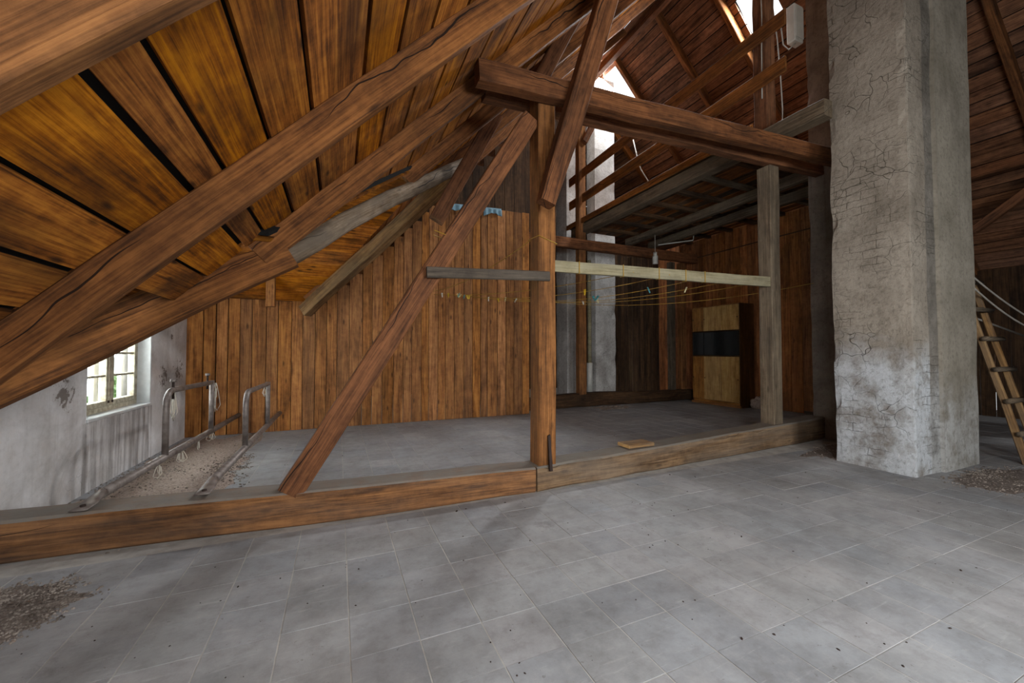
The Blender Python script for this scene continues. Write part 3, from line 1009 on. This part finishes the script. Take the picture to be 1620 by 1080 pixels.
# right side timbers beyond the big chimney
tim('purlin', (10.75, 1.0, 4.62), (10.75, 8.0, 4.62), .18, .2, M['beam'], 'brown purlin under the dark roof slope beside the big chimney', 'beam')
tim('diagonal_brace', (10.62, 3.2, 3.55), (10.75, 1.9, 4.6), .12, .14, M['beam'], 'short brown brace under the purlin beside the big chimney', 'brace')
wd = empty('wall_side', (12.4, 3, 0))
tag(wd, 'dark upright boards in the shade behind the ladder', kind='structure')
y = -2.4
while y < 8.6:
    w = rp.uniform(.18, .26)
    xx = 12.4 + rp.uniform(0, .01)
    box('plank', (xx, y + .003, 0), (xx + .025, y + w - .003, 3.05), M['dark'], wd, 0.002, xaxis=(0, 0, 1))
    y += w


# ================================================================== MASONRY
def masonry(name, x0, x1, y0, y1, z0, z1, mat, parent=None, amp=.012, nx=8, nz=40, chip=(0, 1, 2, 3)):
    """upright masonry body with uneven faces and chipped arrises"""
    bm = bmesh.new()
    per = []
    ny = nx
    for i in range(nx):
        per.append((x0 + (x1 - x0) * i / nx, y0))
    for i in range(ny):
        per.append((x1, y0 + (y1 - y0) * i / ny))
    for i in range(nx):
        per.append((x1 - (x1 - x0) * i / nx, y1))
    for i in range(ny):
        per.append((x0, y1 - (y1 - y0) * i / ny))
    cx, cyy = (x0 + x1) / 2, (y0 + y1) / 2
    rows = []
    for k in range(nz + 1):
        z = z0 + (z1 - z0) * k / nz
        row = []
        for q, (px, py) in enumerate(per):
            n = mnoise.noise(Vector((px * 2.5, py * 2.5, z * 2.0))) * amp
            if q % nx == 0 and q // nx in chip:
                c = mnoise.noise(Vector((px * 9 + 3, py * 9, z * 5)))
                n -= .006 + max(0, c - .15) * .05
            d = Vector((px - cx, py - cyy, 0))
            dd = Vector((d.x / max(abs(d.x), abs(d.y) * (x1 - x0) / (y1 - y0), 1e-6) if abs(d.x) * (y1 - y0) >= abs(d.y) * (x1 - x0) - 1e-6 else 0,
                         d.y / max(abs(d.y), 1e-6) if abs(d.y) * (x1 - x0) >= abs(d.x) * (y1 - y0) - 1e-6 else 0, 0))
            row.append(bm.verts.new((px + dd.x * n, py + dd.y * n, z)))
        rows.append(row)
    n = len(per)
    for k in range(nz):
        for q in range(n):
            bm.faces.new((rows[k][q], rows[k][(q + 1) % n], rows[k + 1][(q + 1) % n], rows[k + 1][q]))
    bm.faces.new(rows[0][::-1])
    bm.faces.new(rows[-1])
    bmesh.ops.recalc_face_normals(bm, faces=bm.faces)
    me = bpy.data.meshes.new(name)
    bm.to_mesh(me)
    bm.free()
    return link(name, me, mat, parent, Vector((0, 0, 0)), Matrix.Identity(3))


ch = tag(empty('chimney', (6.3, 2.5, 0)), 'massive cracked plaster chimney in the foreground with chipped edges', 'chimney')
masonry('plaster_body', 5.62, 5.98, 2.16, 2.90, 0.0, 8.0, M['chimney'], ch, amp=.014, nx=10, nz=80, chip=(0, 3))
masonry('mortar_strip', 5.97, 6.17, 2.158, 2.88, 0.0, 7.99, M['rough'], ch, amp=.014, nx=6, nz=80, chip=())
masonry('cement_shaft', 6.165, 7.03, 2.125, 2.88, 0.0, 7.98, M['cement'], ch, amp=.008, nx=8, nz=60, chip=())
tag(masonry('pillar', 6.88, 8.1, 2.94, 3.86, 0.0, 8.0, M['pillar'], amp=.01, nx=8, nz=50),
    'smooth grey rendered pillar with rust stains right behind the big chimney', 'pillar')
tag(masonry('chimney', 5.47, 5.95, 8.9, 9.45, 0.0, 8.1, M['white_chim'], amp=.01, nx=4, nz=40),
    'sooty whitewashed chimney just behind the middle post', 'chimney')
tag(masonry('chimney', 6.44, 7.12, 9.0, 9.4, 0.0, 9.0, M['white_chim'], amp=.01, nx=4, nz=40),
    'tall whitewashed chimney lit from above, right of the tall far post', 'chimney')
vp = tag(empty('drain_pipe', (5.93, 8.55, 0.29)), 'white vertical pipe between the far chimneys', 'pipe')
tube('upper_pipe', [(5.93, 8.55, .95), (5.93, 8.55, 3.7)], .05, M['pale'], vp, 12)
tube('socket', [(5.93, 8.55, .29), (5.93, 8.55, 1.05)], .075, M['white_plastic'], vp, 14)

# ================================================================== THINGS
# ---- pipe racks
def rack(x0, ya, x1, yb, h1, h2, zt, label, clamps):
    r = tag(empty('pipe_rack', (x0, ya, .3)), label, 'pipe rack', 'steel pipe racks lying over the sill beam')
    a, b = Vector((x0, ya, .315)), Vector((x1, yb, .315))
    at = lambda y: a.lerp(b, (y - ya) / (yb - ya))
    tube('long_pipe', [a + Vector((0, .2, 0)), b], .034, M['pipe'], r, 12)
    # flattened end with a bolt hole
    vs, fs = [], []
    secs = [(0.22, .034, .034), (.12, .042, .022), (.04, .05, .008), (-.08, .05, .006)]
    for d, w, h in secs:
        for k in range(10):
            t = 2 * math.pi * k / 10
            vs.append((a.x + w * math.cos(t), a.y + d, .315 - (.03 - h) * .8 + h * math.sin(t)))
    for q in range(3):
        for k in range(10):
            l = (k + 1) % 10
            fs.append((q * 10 + k, q * 10 + l, q * 10 + 10 + l, q * 10 + 10 + k))
    fs += [tuple(range(10)), tuple(range(30, 40))]
    fe = world_mesh('flattened_end', vs, fs, M['pipe'], r, smooth=True)
    tube('bolt', [(a.x, a.y - .02, .28), (a.x, a.y - .02, .315)], .016, M['iron'], fe, 8)
    p, q = at(h1), at(h2)
    pts = [p + Vector((0, 0, .02)), Vector((p.x, p.y, zt - .14))]
    for s in range(1, 6):
        t = s / 6 * math.pi / 2
        pts.append(Vector((p.x, p.y + .14 - .14 * math.cos(t), zt - .14 + .14 * math.sin(t))))
    pts += [Vector((p.x, p.y + .14, zt)), Vector((q.x, q.y - .02, zt - .01))]
    tube('hoop', pts, .028, M['pipe'], r, 12)
    tube('upright', [q + Vector((0, 0, .02)), Vector((q.x, q.y, zt + .015))], .028, M['pipe'], r, 12)
    if clamps:
        for yy in (p.y + .17, q.y - .06):
            c = tube('clamp_bolt', [(p.x, yy, zt - .09), (p.x, yy, zt + .11)], .012, M['iron'], r, 8)
            tube('clamp_head', [(p.x, yy, zt + .08), (p.x, yy, zt + .11)], .026, M['pipe'], c, 8)
    return r, p, q


r1, p1, q1 = rack(-1.55, 3.62, -1.46, 7.66, 4.88, 6.26, .95, 'steel pipe rack with clamp bolts and string, nearest the window wall', True)
r2, p2, q2 = rack(-.90, 3.66, -.885, 7.66, 5.02, 6.44, .90, 'plain steel pipe rack, second from the window wall', False)
rs = random.Random(21)


def string(name, p, n, ln, label, parent=None, r=.004):
    s = tag(empty(name, p), label, 'string')
    for k in range(n):
        x, y, z = p
        dx, dy = rs.uniform(-.03, .03), rs.uniform(-.04, .04)
        L = ln * rs.uniform(.6, 1)
        pts = [(x + dx * 0.2, y + dy * .2, z), (x + dx, y + dy, z - L * .4), (x + dx * 1.6, y + dy * 1.4, z - L * .8), (x + dx * .6, y + dy * .3, z - L),
               (x - dx * .6, y - dy * .5, z - L * .75), (x - dx * .4, y - dy * .4, z - L * .3)]
        tube('strand', pts, r, M['string'], s, 5)
    return s


string('hanging_string', (p1.x, p1.y + .2, .93), 5, .32, 'tangled white string hanging at the bent end of the clamped rack')
string('hanging_string', (q1.x + .03, q1.y + .05, .93), 4, .38, 'looped white string hanging at the far upright of the clamped rack')
string('hanging_string', (q2.x, q2.y - .25, .87), 2, .14, 'short white string tied to the plain rack top')
for yy, wh in ((4.75, 'nearest the sill beam'), (5.3, 'second from the sill beam'), (5.9, 'third from the sill beam'), (6.4, 'nearest the planks')):
    string('hanging_string', (-1.52, yy, .30), 3, .15, 'short frayed string under the long pipe of the clamped rack, ' + wh)['group'] = 'frayed strings under the long pipe'

# ---- clotheslines and pins
GLN = 'yellow clotheslines'
LINES = [((3.05, 3.53, 2.235), (1.70, 7.69, 2.46), .10, 'yellow clothesline tied to the pale board nearest the middle post'),
         ((3.62, 3.56, 2.255), (2.10, 7.69, 2.47), .16, 'second yellow clothesline from the middle post on the pale board'),
         ((4.20, 3.59, 2.27), (2.45, 7.69, 2.47), .20, 'third yellow clothesline from the middle post on the pale board'),
         ((4.85, 3.63, 2.30), (2.85, 7.69, 2.48), .20, 'fourth yellow clothesline from the middle post on the pale board'),
         ((5.63, 3.75, 2.36), (3.25, 7.69, 2.48), .20, 'yellow clothesline tied to the grey post'),
         ((6.87, 3.80, 2.42), (3.6, 7.69, 2.48), .24, 'yellow clothesline tied to the grey pillar')]


def online(k, t):
    a, b, s, _ = LINES[k]
    p = Vector(a).lerp(Vector(b), t)
    p.z -= 4 * s * t * (1 - t)
    return p


for k, (a, b, s, lab) in enumerate(LINES):
    o = tube('clothesline', [online(k, i / 16) for i in range(17)], .004, M['cord'], None, 6)
    tag(o, lab, 'clothesline', GLN)
o = tube('cord_loop', [(.77, 3.462, 2.41), (1.02, 3.462, 2.34), (1.05, 3.64, 2.35), (.80, 3.64, 2.42)], .004, M['cord'], None, 6, True)
tag(o, 'yellow cord looped around the leaning strut', 'cord')
o = tube('cord_loop', [(1.78, 3.412, 2.47), (1.985, 3.412, 2.41), (1.985, 3.63, 2.42), (1.775, 3.63, 2.48)], .004, M['cord'], None, 6, True)
tag(o, 'yellow cord looped around the middle post', 'cord')
o = tube('clothesline', [Vector((1.80, 3.63, 2.48)).lerp(Vector((1.55, 7.69, 2.5)), i / 14) - Vector((0, 0, .5 * (i / 14) * (1 - i / 14))) for i in range(15)], .004, M['cord'], None, 6)
tag(o, 'yellow clothesline leading back from the middle post', 'clothesline', GLN)


def pin_mesh():
    bm = bmesh.new()
    for s in (-1, 1):
        m = Matrix.Rotation(s * .12, 4, 'Y') @ Matrix.Translation((s * .009, 0, -.012))
        r = bmesh.ops.create_cube(bm, size=1.0, matrix=m @ Matrix.Diagonal((.010, .014, .085, 1)))
        for v in r['verts']:
            pass
    bmesh.ops.create_cone(bm, cap_ends=True, segments=8, radius1=.01, radius2=.01, depth=.018, matrix=Matrix.Rotation(R(90), 4, 'X') @ Matrix.Translation((0, 0, 0)))
    me = bpy.data.meshes.new('clothespin')
    bm.to_mesh(me)
    bm.free()
    return me


pin_me = {}
for c in ('yellow', 'teal', 'white', 'cream', 'green'):
    me = pin_mesh()
    me.materials.append(M['pin_' + c])
    pin_me[c] = me
PINS = [(1, .28, 'yellow', 'yellow clothespin on the second line, close under the pale board'),
        (2, .16, 'teal', 'teal clothespin high on the third line near the pale board'),
        (2, .34, 'teal', 'teal clothespin halfway along the third line, in front of the dark boards'),
        (2, .355, 'teal', 'teal clothespin clipped beside the halfway one on the third line'),
        (3, .14, 'cream', 'cream clothespin on the fourth line close to the pale board'),
        (3, .45, 'cream', 'cream clothespin on the fourth line in front of the dark opening'),
        (4, .62, 'white', 'white clothespin on the line from the grey post'),
        (5, .66, 'white', 'white clothespin on the line from the grey pillar'),
        (0, .93, 'white', 'white clothespin at the plank end of the first line'),
        (0, .88, 'yellow', 'yellow clothespin next to the white one at the plank end'),
        (0, .80, 'teal', 'teal clothespin left of the leaning strut crossing on the first line'),
        (1, .92, 'teal', 'teal clothespin in the bunch before the plank partition'),
        (1, .90, 'yellow', 'yellow clothespin in the bunch before the plank partition'),
        (1, .885, 'yellow', 'second yellow clothespin in the bunch before the plank partition'),
        (1, .95, 'cream', 'cream clothespin left of the bunch before the planks'),
        (1, .97, 'cream', 'cream clothespin furthest from the bunch, near the planks'),
        (2, .88, 'white', 'white clothespin lowest on the third line before the planks'),
        (2, .82, 'yellow', 'yellow clothespin on the third line left of the middle post'),
        (3, .90, 'cream', 'cream clothespin on the fourth line left of the middle post'),
        (3, .84, 'white', 'white clothespin touching the outline of the middle post')]
for k, t, c, lab in PINS:
    o = bpy.data.objects.new('clothespin', pin_me[c])
    COL.objects.link(o)
    o.location = online(k, t) + Vector((0, 0, .006))
    o.rotation_euler = (rs.uniform(-.7, .7), rs.uniform(-.5, .5), rs.uniform(0, 3))
    tag(o, lab, 'clothespin', 'clothespins on the lines')

# ---- cabinet
cb = tag(empty('cabinet', (8.95, 7.1, 0)), 'worn veneered wall cabinet with dark glass middle against the red planks', 'cabinet')
CX0, CX1, CY0, CY1, CH = 8.70, 9.20, 6.42, 7.80, 2.50
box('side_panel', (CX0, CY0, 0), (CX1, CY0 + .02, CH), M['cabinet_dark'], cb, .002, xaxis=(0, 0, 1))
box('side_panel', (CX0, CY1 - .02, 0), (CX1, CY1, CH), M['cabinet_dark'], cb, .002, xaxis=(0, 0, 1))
box('top_panel', (CX0, CY0 + .02, CH - .02), (CX1, CY1 - .02, CH), M['cabinet'], cb, .002, xaxis=(0, 1, 0))
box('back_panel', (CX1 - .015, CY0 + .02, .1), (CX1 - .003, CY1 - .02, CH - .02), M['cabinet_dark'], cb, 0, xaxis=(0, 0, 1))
box('plinth', (CX0 + .02, CY0 + .02, 0), (CX1 - .02, CY1 - .02, .11), M['cabinet'], cb, .002, xaxis=(0, 1, 0))
box('base_ledge', (CX0 - .03, CY0 - .01, .0), (CX0 + .015, CY1 + .01, .05), M['cabinet'], cb, .003, xaxis=(0, 1, 0))
for z in (1.22, 1.84):
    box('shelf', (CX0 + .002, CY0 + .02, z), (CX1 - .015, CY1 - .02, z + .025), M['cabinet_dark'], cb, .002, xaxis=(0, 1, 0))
gs = box('glass_shelf', (CX0 + .06, CY0 + .02, 1.53), (CX1 - .02, CY1 - .02, 1.548), M['cabinet'], cb, .001, xaxis=(0, 1, 0))
for (a, b, mt) in ((CY0 + .022, 6.92, 'cabinet_light'), (6.926, 7.43, 'cabinet_light'), (7.436, CY1 - .022, 'cabinet')):
    for (z0, z1) in ((.12, 1.215), (1.87, 2.475)):
        d = box('door', (CX0 - .008, a, z0), (CX0 + .010, b, z1), M[mt], cb, .002, xaxis=(0, 0, 1))
        kx = a + .03 if mt == 'cabinet_light' and a < 6.5 else b - .03
        tube('knob', [(CX0 - .028, kx, (z0 + z1) / 2), (CX0 - .008, kx, (z0 + z1) / 2)], .011, M['iron'], d, 8)
for a, b in ((CY0 + .025, 7.425), (7.44, CY1 - .025)):
    box('glass_pane', (CX0 + .004, a, 1.25), (CX0 + .010, b, 1.835), M['dark_glass'], cb, 0)
sk = bmesh.new()
bmesh.ops.create_icosphere(sk, subdivisions=3, radius=1)
for v in sk.verts:
    n = mnoise.noise(v.co * 1.8) * .25
    v.co = Vector((v.co.x * .17, v.co.y * .12, v.co.z * .15 + .13)) * (1 + n)
    v.co.z = max(v.co.z, 0)
me = bpy.data.meshes.new('sack')
sk.to_mesh(me)
sk.free()
o = link('sack', me, M['sand'], None, Vector((8.98, 6.22, .0)), Matrix.Identity(3))
tag(o, 'small brown sack lying on the floor at the cabinet side', 'sack')

# ---- small wooden block on the sill
wbk = tag(empty('wooden_block', (3.14, 3.6, .26)), 'short pale wooden board offcut lying on the sill beam', 'wooden block')
rot = Matrix.Rotation(-.05, 3, 'Z')
o = box('body', (2.96, 3.52, .262), (3.32, 3.72, .30), M['ladder'], wbk, .004)
o = box('sawn_end', (2.957, 3.522, .264), (2.961, 3.718, .298), M['plywood'], wbk, 0)

# ---- pale blue cloth over the partition top
def cloth(x0, x1, label, seed, drop):
    vs, fs = [], []
    n, m_ = 26, 8
    for i in range(n + 1):
        for j in range(m_ + 1):
            u, v = i / n, j / m_
            x = x0 + (x1 - x0) * u
            topz = 4.285 + .045 * (x - 2)
            fold = math.sin(u * 22 + seed) * .018 * (0.4 + v)
            z = topz + .012 - drop * v * (0.8 + .2 * math.sin(u * 5 + seed))
            y = 7.672 - .012 + fold * .8 if v > .15 else 7.70 - .02
            vs.append((x, y, z))
    for i in range(n):
        for j in range(m_):
            a = i * (m_ + 1) + j
            fs.append((a, a + 1, a + m_ + 2, a + m_ + 1))
    o = world_mesh('hanging_cloth', vs, fs, M['cloth'], smooth=True)
    sm = o.modifiers.new('thickness', 'SOLIDIFY')
    sm.thickness = .006
    tag(o, label, 'cloth', 'pale blue cloth pieces on the partition top')


cloth(1.95, 2.45, 'pale blue cloth over the partition top on the window side of the leaning strut', 0, .14)
cloth(2.72, 3.12, 'pale blue cloth over the partition top between the leaning strut and middle post', 2, .19)

# ---- ladder leaning behind the big chimney
ld = tag(empty('ladder', (7.64, 1.87, 0)), 'wooden ladder with protruding rungs leaning behind the big chimney', 'ladder')
lx0, lx1 = 7.45, 7.83
ly = lambda z: 1.87 + z * .228
timber('side_rail', [(lx0, ly(0), 0, .05, .07), (lx0, ly(4.3), 4.3, .05, .065)], M['ladder'], ld, up=(0, -1, 0), wob=.006)
timber('side_rail', [(lx1, ly(0), 0, .05, .065), (lx1, ly(4.3), 4.3, .05, .06)], M['ladder'], ld, up=(0, -1, 0), wob=.006)
for k in range(11):
    z = .36 + k * .38
    timber('rung', [(lx0 - .07, ly(z) - .05, z, .075, .06), (lx1 + .07, ly(z) - .05, z, .075, .06)], M['grey'], ld, wob=.004, round_=True)
o = tube('white_tube', [(7.62, 2.70, .02), (7.42, 2.9, .9)], .02, M['tube'], None, 10)
tag(o, 'thin pale blue tube leaning in the shade behind the ladder', 'tube')

# ---- cables
def sagline(a, b, s, n=14):
    return [Vector(a).lerp(Vector(b), i / n) - Vector((0, 0, 4 * s * (i / n) * (1 - i / n))) for i in range(n + 1)]


for k, (a, b, s, lab) in enumerate([((7.1, 2.35, 2.55), (9.6, 2.0, 1.55), .12, 'upper grey cable sagging away from the big chimney'),
                                    ((7.1, 2.35, 2.45), (9.6, 2.0, 1.50), .2, 'lower grey cable sagging away from the big chimney')]):
    o = tube('cable', sagline(a, b, s), .011, M['cable'], None, 6)
    tag(o, lab, 'cable', 'cables beside the big chimney')
o = tube('cable_conduit', [(7.1, 2.5, 2.75), (7.95, 2.5, 1.98), (7.99, 2.5, 1.85), (9.8, 2.4, 1.55)], .014, M['cable'], None, 6)
tag(o, 'thin bent conduit crossing behind the sagging cables', 'conduit')

# ---- electric box and cables on the upper post side
eb = tag(empty('junction_box', (6.1, 3.55, 6.0)), 'white electric box hanging by the pillar high above the loft rail', 'box')
box('housing', (6.00, 3.5, 5.85), (6.20, 3.62, 6.40), M['white_plastic'], eb, .012)
box('lid', (6.01, 3.488, 5.9), (6.19, 3.5, 6.36), M['white_plastic'], eb, .004)
tube('cable_loop', [(5.83, 3.6, 6.15), (5.86, 3.58, 5.78), (5.95, 3.56, 5.72), (6.05, 3.55, 5.82), (6.1, 3.55, 5.86)], .009, M['cable'], eb, 6)
o = tube('cable', [(5.835, 3.7, 6.4), (5.84, 3.65, 5.9), (5.88, 3.64, 5.4), (5.95, 3.66, 4.9), (5.98, 3.7, 4.4)], .008, M['cable'], None, 6)
tag(o, 'thin white cable running down beside the tall brown post', 'cable')
o = tube('cable', [(5.58, 3.72, 6.9), (5.575, 3.70, 6.2), (5.59, 3.72, 5.7), (5.585, 3.72, 5.0)], .009, M['cable'], None, 6)
tag(o, 'thin white cable on the window facing side of the tall brown post', 'cable')
o = tube('conduit', [(6.9, 8.0, 6.9), (7.0, 7.9, 6.2), (6.9, 7.7, 5.9), (7.4, 7.6, 5.2)], .015, M['cable'], None, 6)
tag(o, 'white conduit bending down behind the loft railing', 'conduit')
o = tube('conduit', [(7.35, 7.6, 4.02), (8.1, 7.2, 4.12), (8.12, 7.2, 4.25)], .015, M['white_plastic'], None, 6)
tag(o, 'white bent conduit under the loft near the red planks', 'conduit')
lm = tag(empty('hanging_lamp', (7.15, 7.5, 3.85)), 'small white jar lamp hanging under the loft, switched off', 'lamp')
tube('cord', [(7.15, 7.5, 4.40), (7.15, 7.5, 3.78)], .008, M['cable'], lm, 6)
tube('socket', [(7.15, 7.5, 3.70), (7.15, 7.5, 3.79)], .045, M['white_plastic'], lm, 12)
tube('glass_jar', [(7.15, 7.5, 3.70), (7.15, 7.5, 3.66), (7.15, 7.5, 3.52), (7.15, 7.5, 3.50)], .065, M['white_plastic'], lm, 14)

# ---- debris
def debris(name, pts, label, mat, cnt, size, seed, h=.012):
    """thin uneven patch of grit plus loose grains, in one uncountable heap"""
    rg = random.Random(seed)
    cx = sum(p[0] for p in pts) / len(pts)
    cyy = sum(p[1] for p in pts) / len(pts)
    bm = bmesh.new()
    n, rings_ = 72, 8

    def rad(t):
        best = 0
        d = Vector((math.cos(t), math.sin(t)))
        P = [Vector((p[0] - cx, p[1] - cyy)) for p in pts]
        for i in range(len(P)):
            a, b = P[i], P[(i + 1) % len(P)]
            e = b - a
            den = d.x * e.y - d.y * e.x
            if abs(den) < 1e-9:
                continue
            s = (a.x * e.y - a.y * e.x) / den
            u = (a.x * d.y - a.y * d.x) / den
            if s > 0 and 0 <= u <= 1:
                best = max(best, s)
        return best

    R_ = [rad(2 * math.pi * k / n) * (1 + .22 * mnoise.noise(Vector((math.cos(2 * math.pi * k / n) * 3 + seed, math.sin(2 * math.pi * k / n) * 3, 0)))
                                      + .12 * rg.uniform(-1, 1)) for k in range(n)]
    rows = []
    c0 = bm.verts.new((cx, cyy, h))
    for r in range(1, rings_ + 1):
        f = r / rings_
        row = []
        for k in range(n):
            t = 2 * math.pi * k / n
            x, y = cx + math.cos(t) * R_[k] * f, cyy + math.sin(t) * R_[k] * f
            z = h * (1 - f ** 3) * (1 + .7 * mnoise.noise(Vector((x * 6, y * 6, seed)))) - (.004 if r == rings_ else 0)
            row.append(bm.verts.new((x, y, z)))
        rows.append(row)
    for k in range(n):
        bm.faces.new((c0, rows[0][k], rows[0][(k + 1) % n]))
        for r in range(rings_ - 1):
            bm.faces.new((rows[r][k], rows[r + 1][k], rows[r + 1][(k + 1) % n], rows[r][(k + 1) % n]))
    for _ in range(cnt):
        t = rg.uniform(0, 2 * math.pi)
        k = int(t / (2 * math.pi) * n) % n
        f = math.sqrt(rg.random()) * 1.12
        x, y = cx + math.cos(t) * R_[k] * f, cyy + math.sin(t) * R_[k] * f
        s = size * rg.uniform(.4, 1.4)
        m = Matrix.Translation((x, y, max(0, h * (1 - f ** 3)) + s * .25)) @ Matrix.Rotation(rg.uniform(0, 6), 4, 'Z') @ Matrix.Diagonal((s * rg.uniform(.6, 1.8), s, s * .6, 1))
        r = bmesh.ops.create_icosphere(bm, subdivisions=0 or 1, radius=.5, matrix=m) if False else bmesh.ops.create_cone(
            bm, cap_ends=True, segments=5, radius1=.5, radius2=.25, depth=.7, matrix=m)
        for v in r['verts']:
            for fc in v.link_faces:
                fc.material_index = 1
    me = bpy.data.meshes.new(name)
    bm.to_mesh(me)
    bm.free()
    me.materials.append(mat)
    me.materials.append(M['pebble'])
    o = link(name, me, None, None, Vector((0, 0, 0)), Matrix.Identity(3))
    tag(o, label, 'debris', kind='stuff')


debris('sandy_debris', [(-2.12, 3.95), (-1.3, 3.9), (-.95, 4.3), (-1.0, 6.0), (-1.15, 7.6), (-2.1, 7.6)], 'sandy crumbs and dust under the pipe racks', M['sand'], 1500, .014, 4, .01)
debris('brown_grit', [(-2.0, 3.3), (-1.42, 3.2), (-1.25, 2.95), (-1.35, 2.65), (-2.0, 2.4)], 'heap of brown grit in the near corner before the sill beam', M['brown_grit'], 1500, .012, 8, .02)
debris('plaster_crumbs', [(5.72, 2.02), (6.9, 2.0), (7.6, 1.55), (6.6, 1.25), (5.9, 1.5), (5.6, 1.85)], 'dark plaster crumbs at the foot of the big chimney', M['brown_grit'], 1300, .014, 12, .012)
debris('plaster_crumbs', [(5.6, 7.95), (6.3, 8.0), (6.7, 7.9), (6.2, 7.5), (5.6, 7.5)], 'pale crumbs before the crumbling far sill beam', M['sand'], 500, .02, 15, .008)
debris('plaster_crumbs', [(5.4, 3.2), (6.4, 3.45), (6.7, 3.4), (6.5, 3.0), (5.7, 2.95)], 'fine crumbs along the worn sill beam before the pillar', M['brown_grit'], 350, .014, 17, .006)

rc = random.Random(77)
bm = bmesh.new()
for _ in range(420):
    x, y = rc.uniform(-1.6, 7), rc.uniform(.9, 3.3)
    if rc.random() < .35:
        x, y = rc.uniform(-.8, 8), rc.uniform(3.9, 7.5)
    sz = rc.uniform(.003, .011) * (1.6 if rc.random() < .15 else 1)
    m = Matrix.Translation((x, y, sz * .2)) @ Matrix.Rotation(rc.uniform(0, 6), 4, 'Z') @ Matrix.Diagonal((sz * rc.uniform(.7, 2.2), sz, sz * .5, 1))
    bmesh.ops.create_cone(bm, cap_ends=True, segments=5, radius1=.5, radius2=.3, depth=.7, matrix=m)
me = bpy.data.meshes.new('floor_crumbs')
bm.to_mesh(me)
bm.free()
tag(link('floor_crumbs', me, M['iron'], None, Vector((0, 0, 0)), Matrix.Identity(3)), 'tiny dark crumbs scattered over the tiled floor', 'crumbs', kind='stuff')

# ================================================================== OUTSIDE THE WINDOW
gr = box('ground_outside', (-60, -40, -6.2), (-3.2, 60, -6.0), M['ground'], None, 0)
tag(gr, 'pale grass far below outside the window', kind='structure')


def tree(x, y, z, s, label, seed):
    t = tag(empty('tree', (x, y, -6)), label, 'tree', 'trees outside the window')
    timber('trunk', [(x, y, -6, .35 * s, .35 * s), (x, y, z, .2 * s, .2 * s)], M['dark'], t, round_=True, up=(0, -1, 0), seg=1)
    bm = bmesh.new()
    rg = random.Random(seed)
    for _ in range(420):
        d = Vector((rg.gauss(0, 1), rg.gauss(0, 1), rg.gauss(0, 1))).normalized() * s * 1.9 * rg.uniform(.6, 1)
        c = Vector((x, y, z + s)) + d
        m = Matrix.Translation(c) @ Matrix.Rotation(rg.uniform(0, 6), 4, Vector((rg.uniform(-1, 1), rg.uniform(-1, 1), 1)))
        bmesh.ops.create_icosphere(bm, subdivisions=1, radius=.32 * s, matrix=m @ Matrix.Diagonal((1, .8, .35, 1)))
    me = bpy.data.meshes.new('crown')
    bm.to_mesh(me)
    bm.free()
    link('crown', me, M['leafg'], t, Vector((0, 0, 0)), Matrix.Identity(3))


tree(-14.0, 33.4, -1.9, 0.7, 'light green tree seen through the lower window pane', 2)
tree(-24.0, 53.2, -2.6, 0.9, 'hazy green tree further off outside the window', 5)
box('outer_stile', (-2.48, 6.40, .66), (-2.44, 6.76, 2.1), M['shutter'], win, .004, xaxis=(0, 0, 1))
box('outer_stile', (-2.48, 5.80, .66), (-2.44, 6.01, 2.1), M['shutter'], win, .004, xaxis=(0, 0, 1))
box('outer_rail', (-2.44, 4.98, 2.02), (-2.372, 6.76, 2.10), M['shutter'], win, .004)
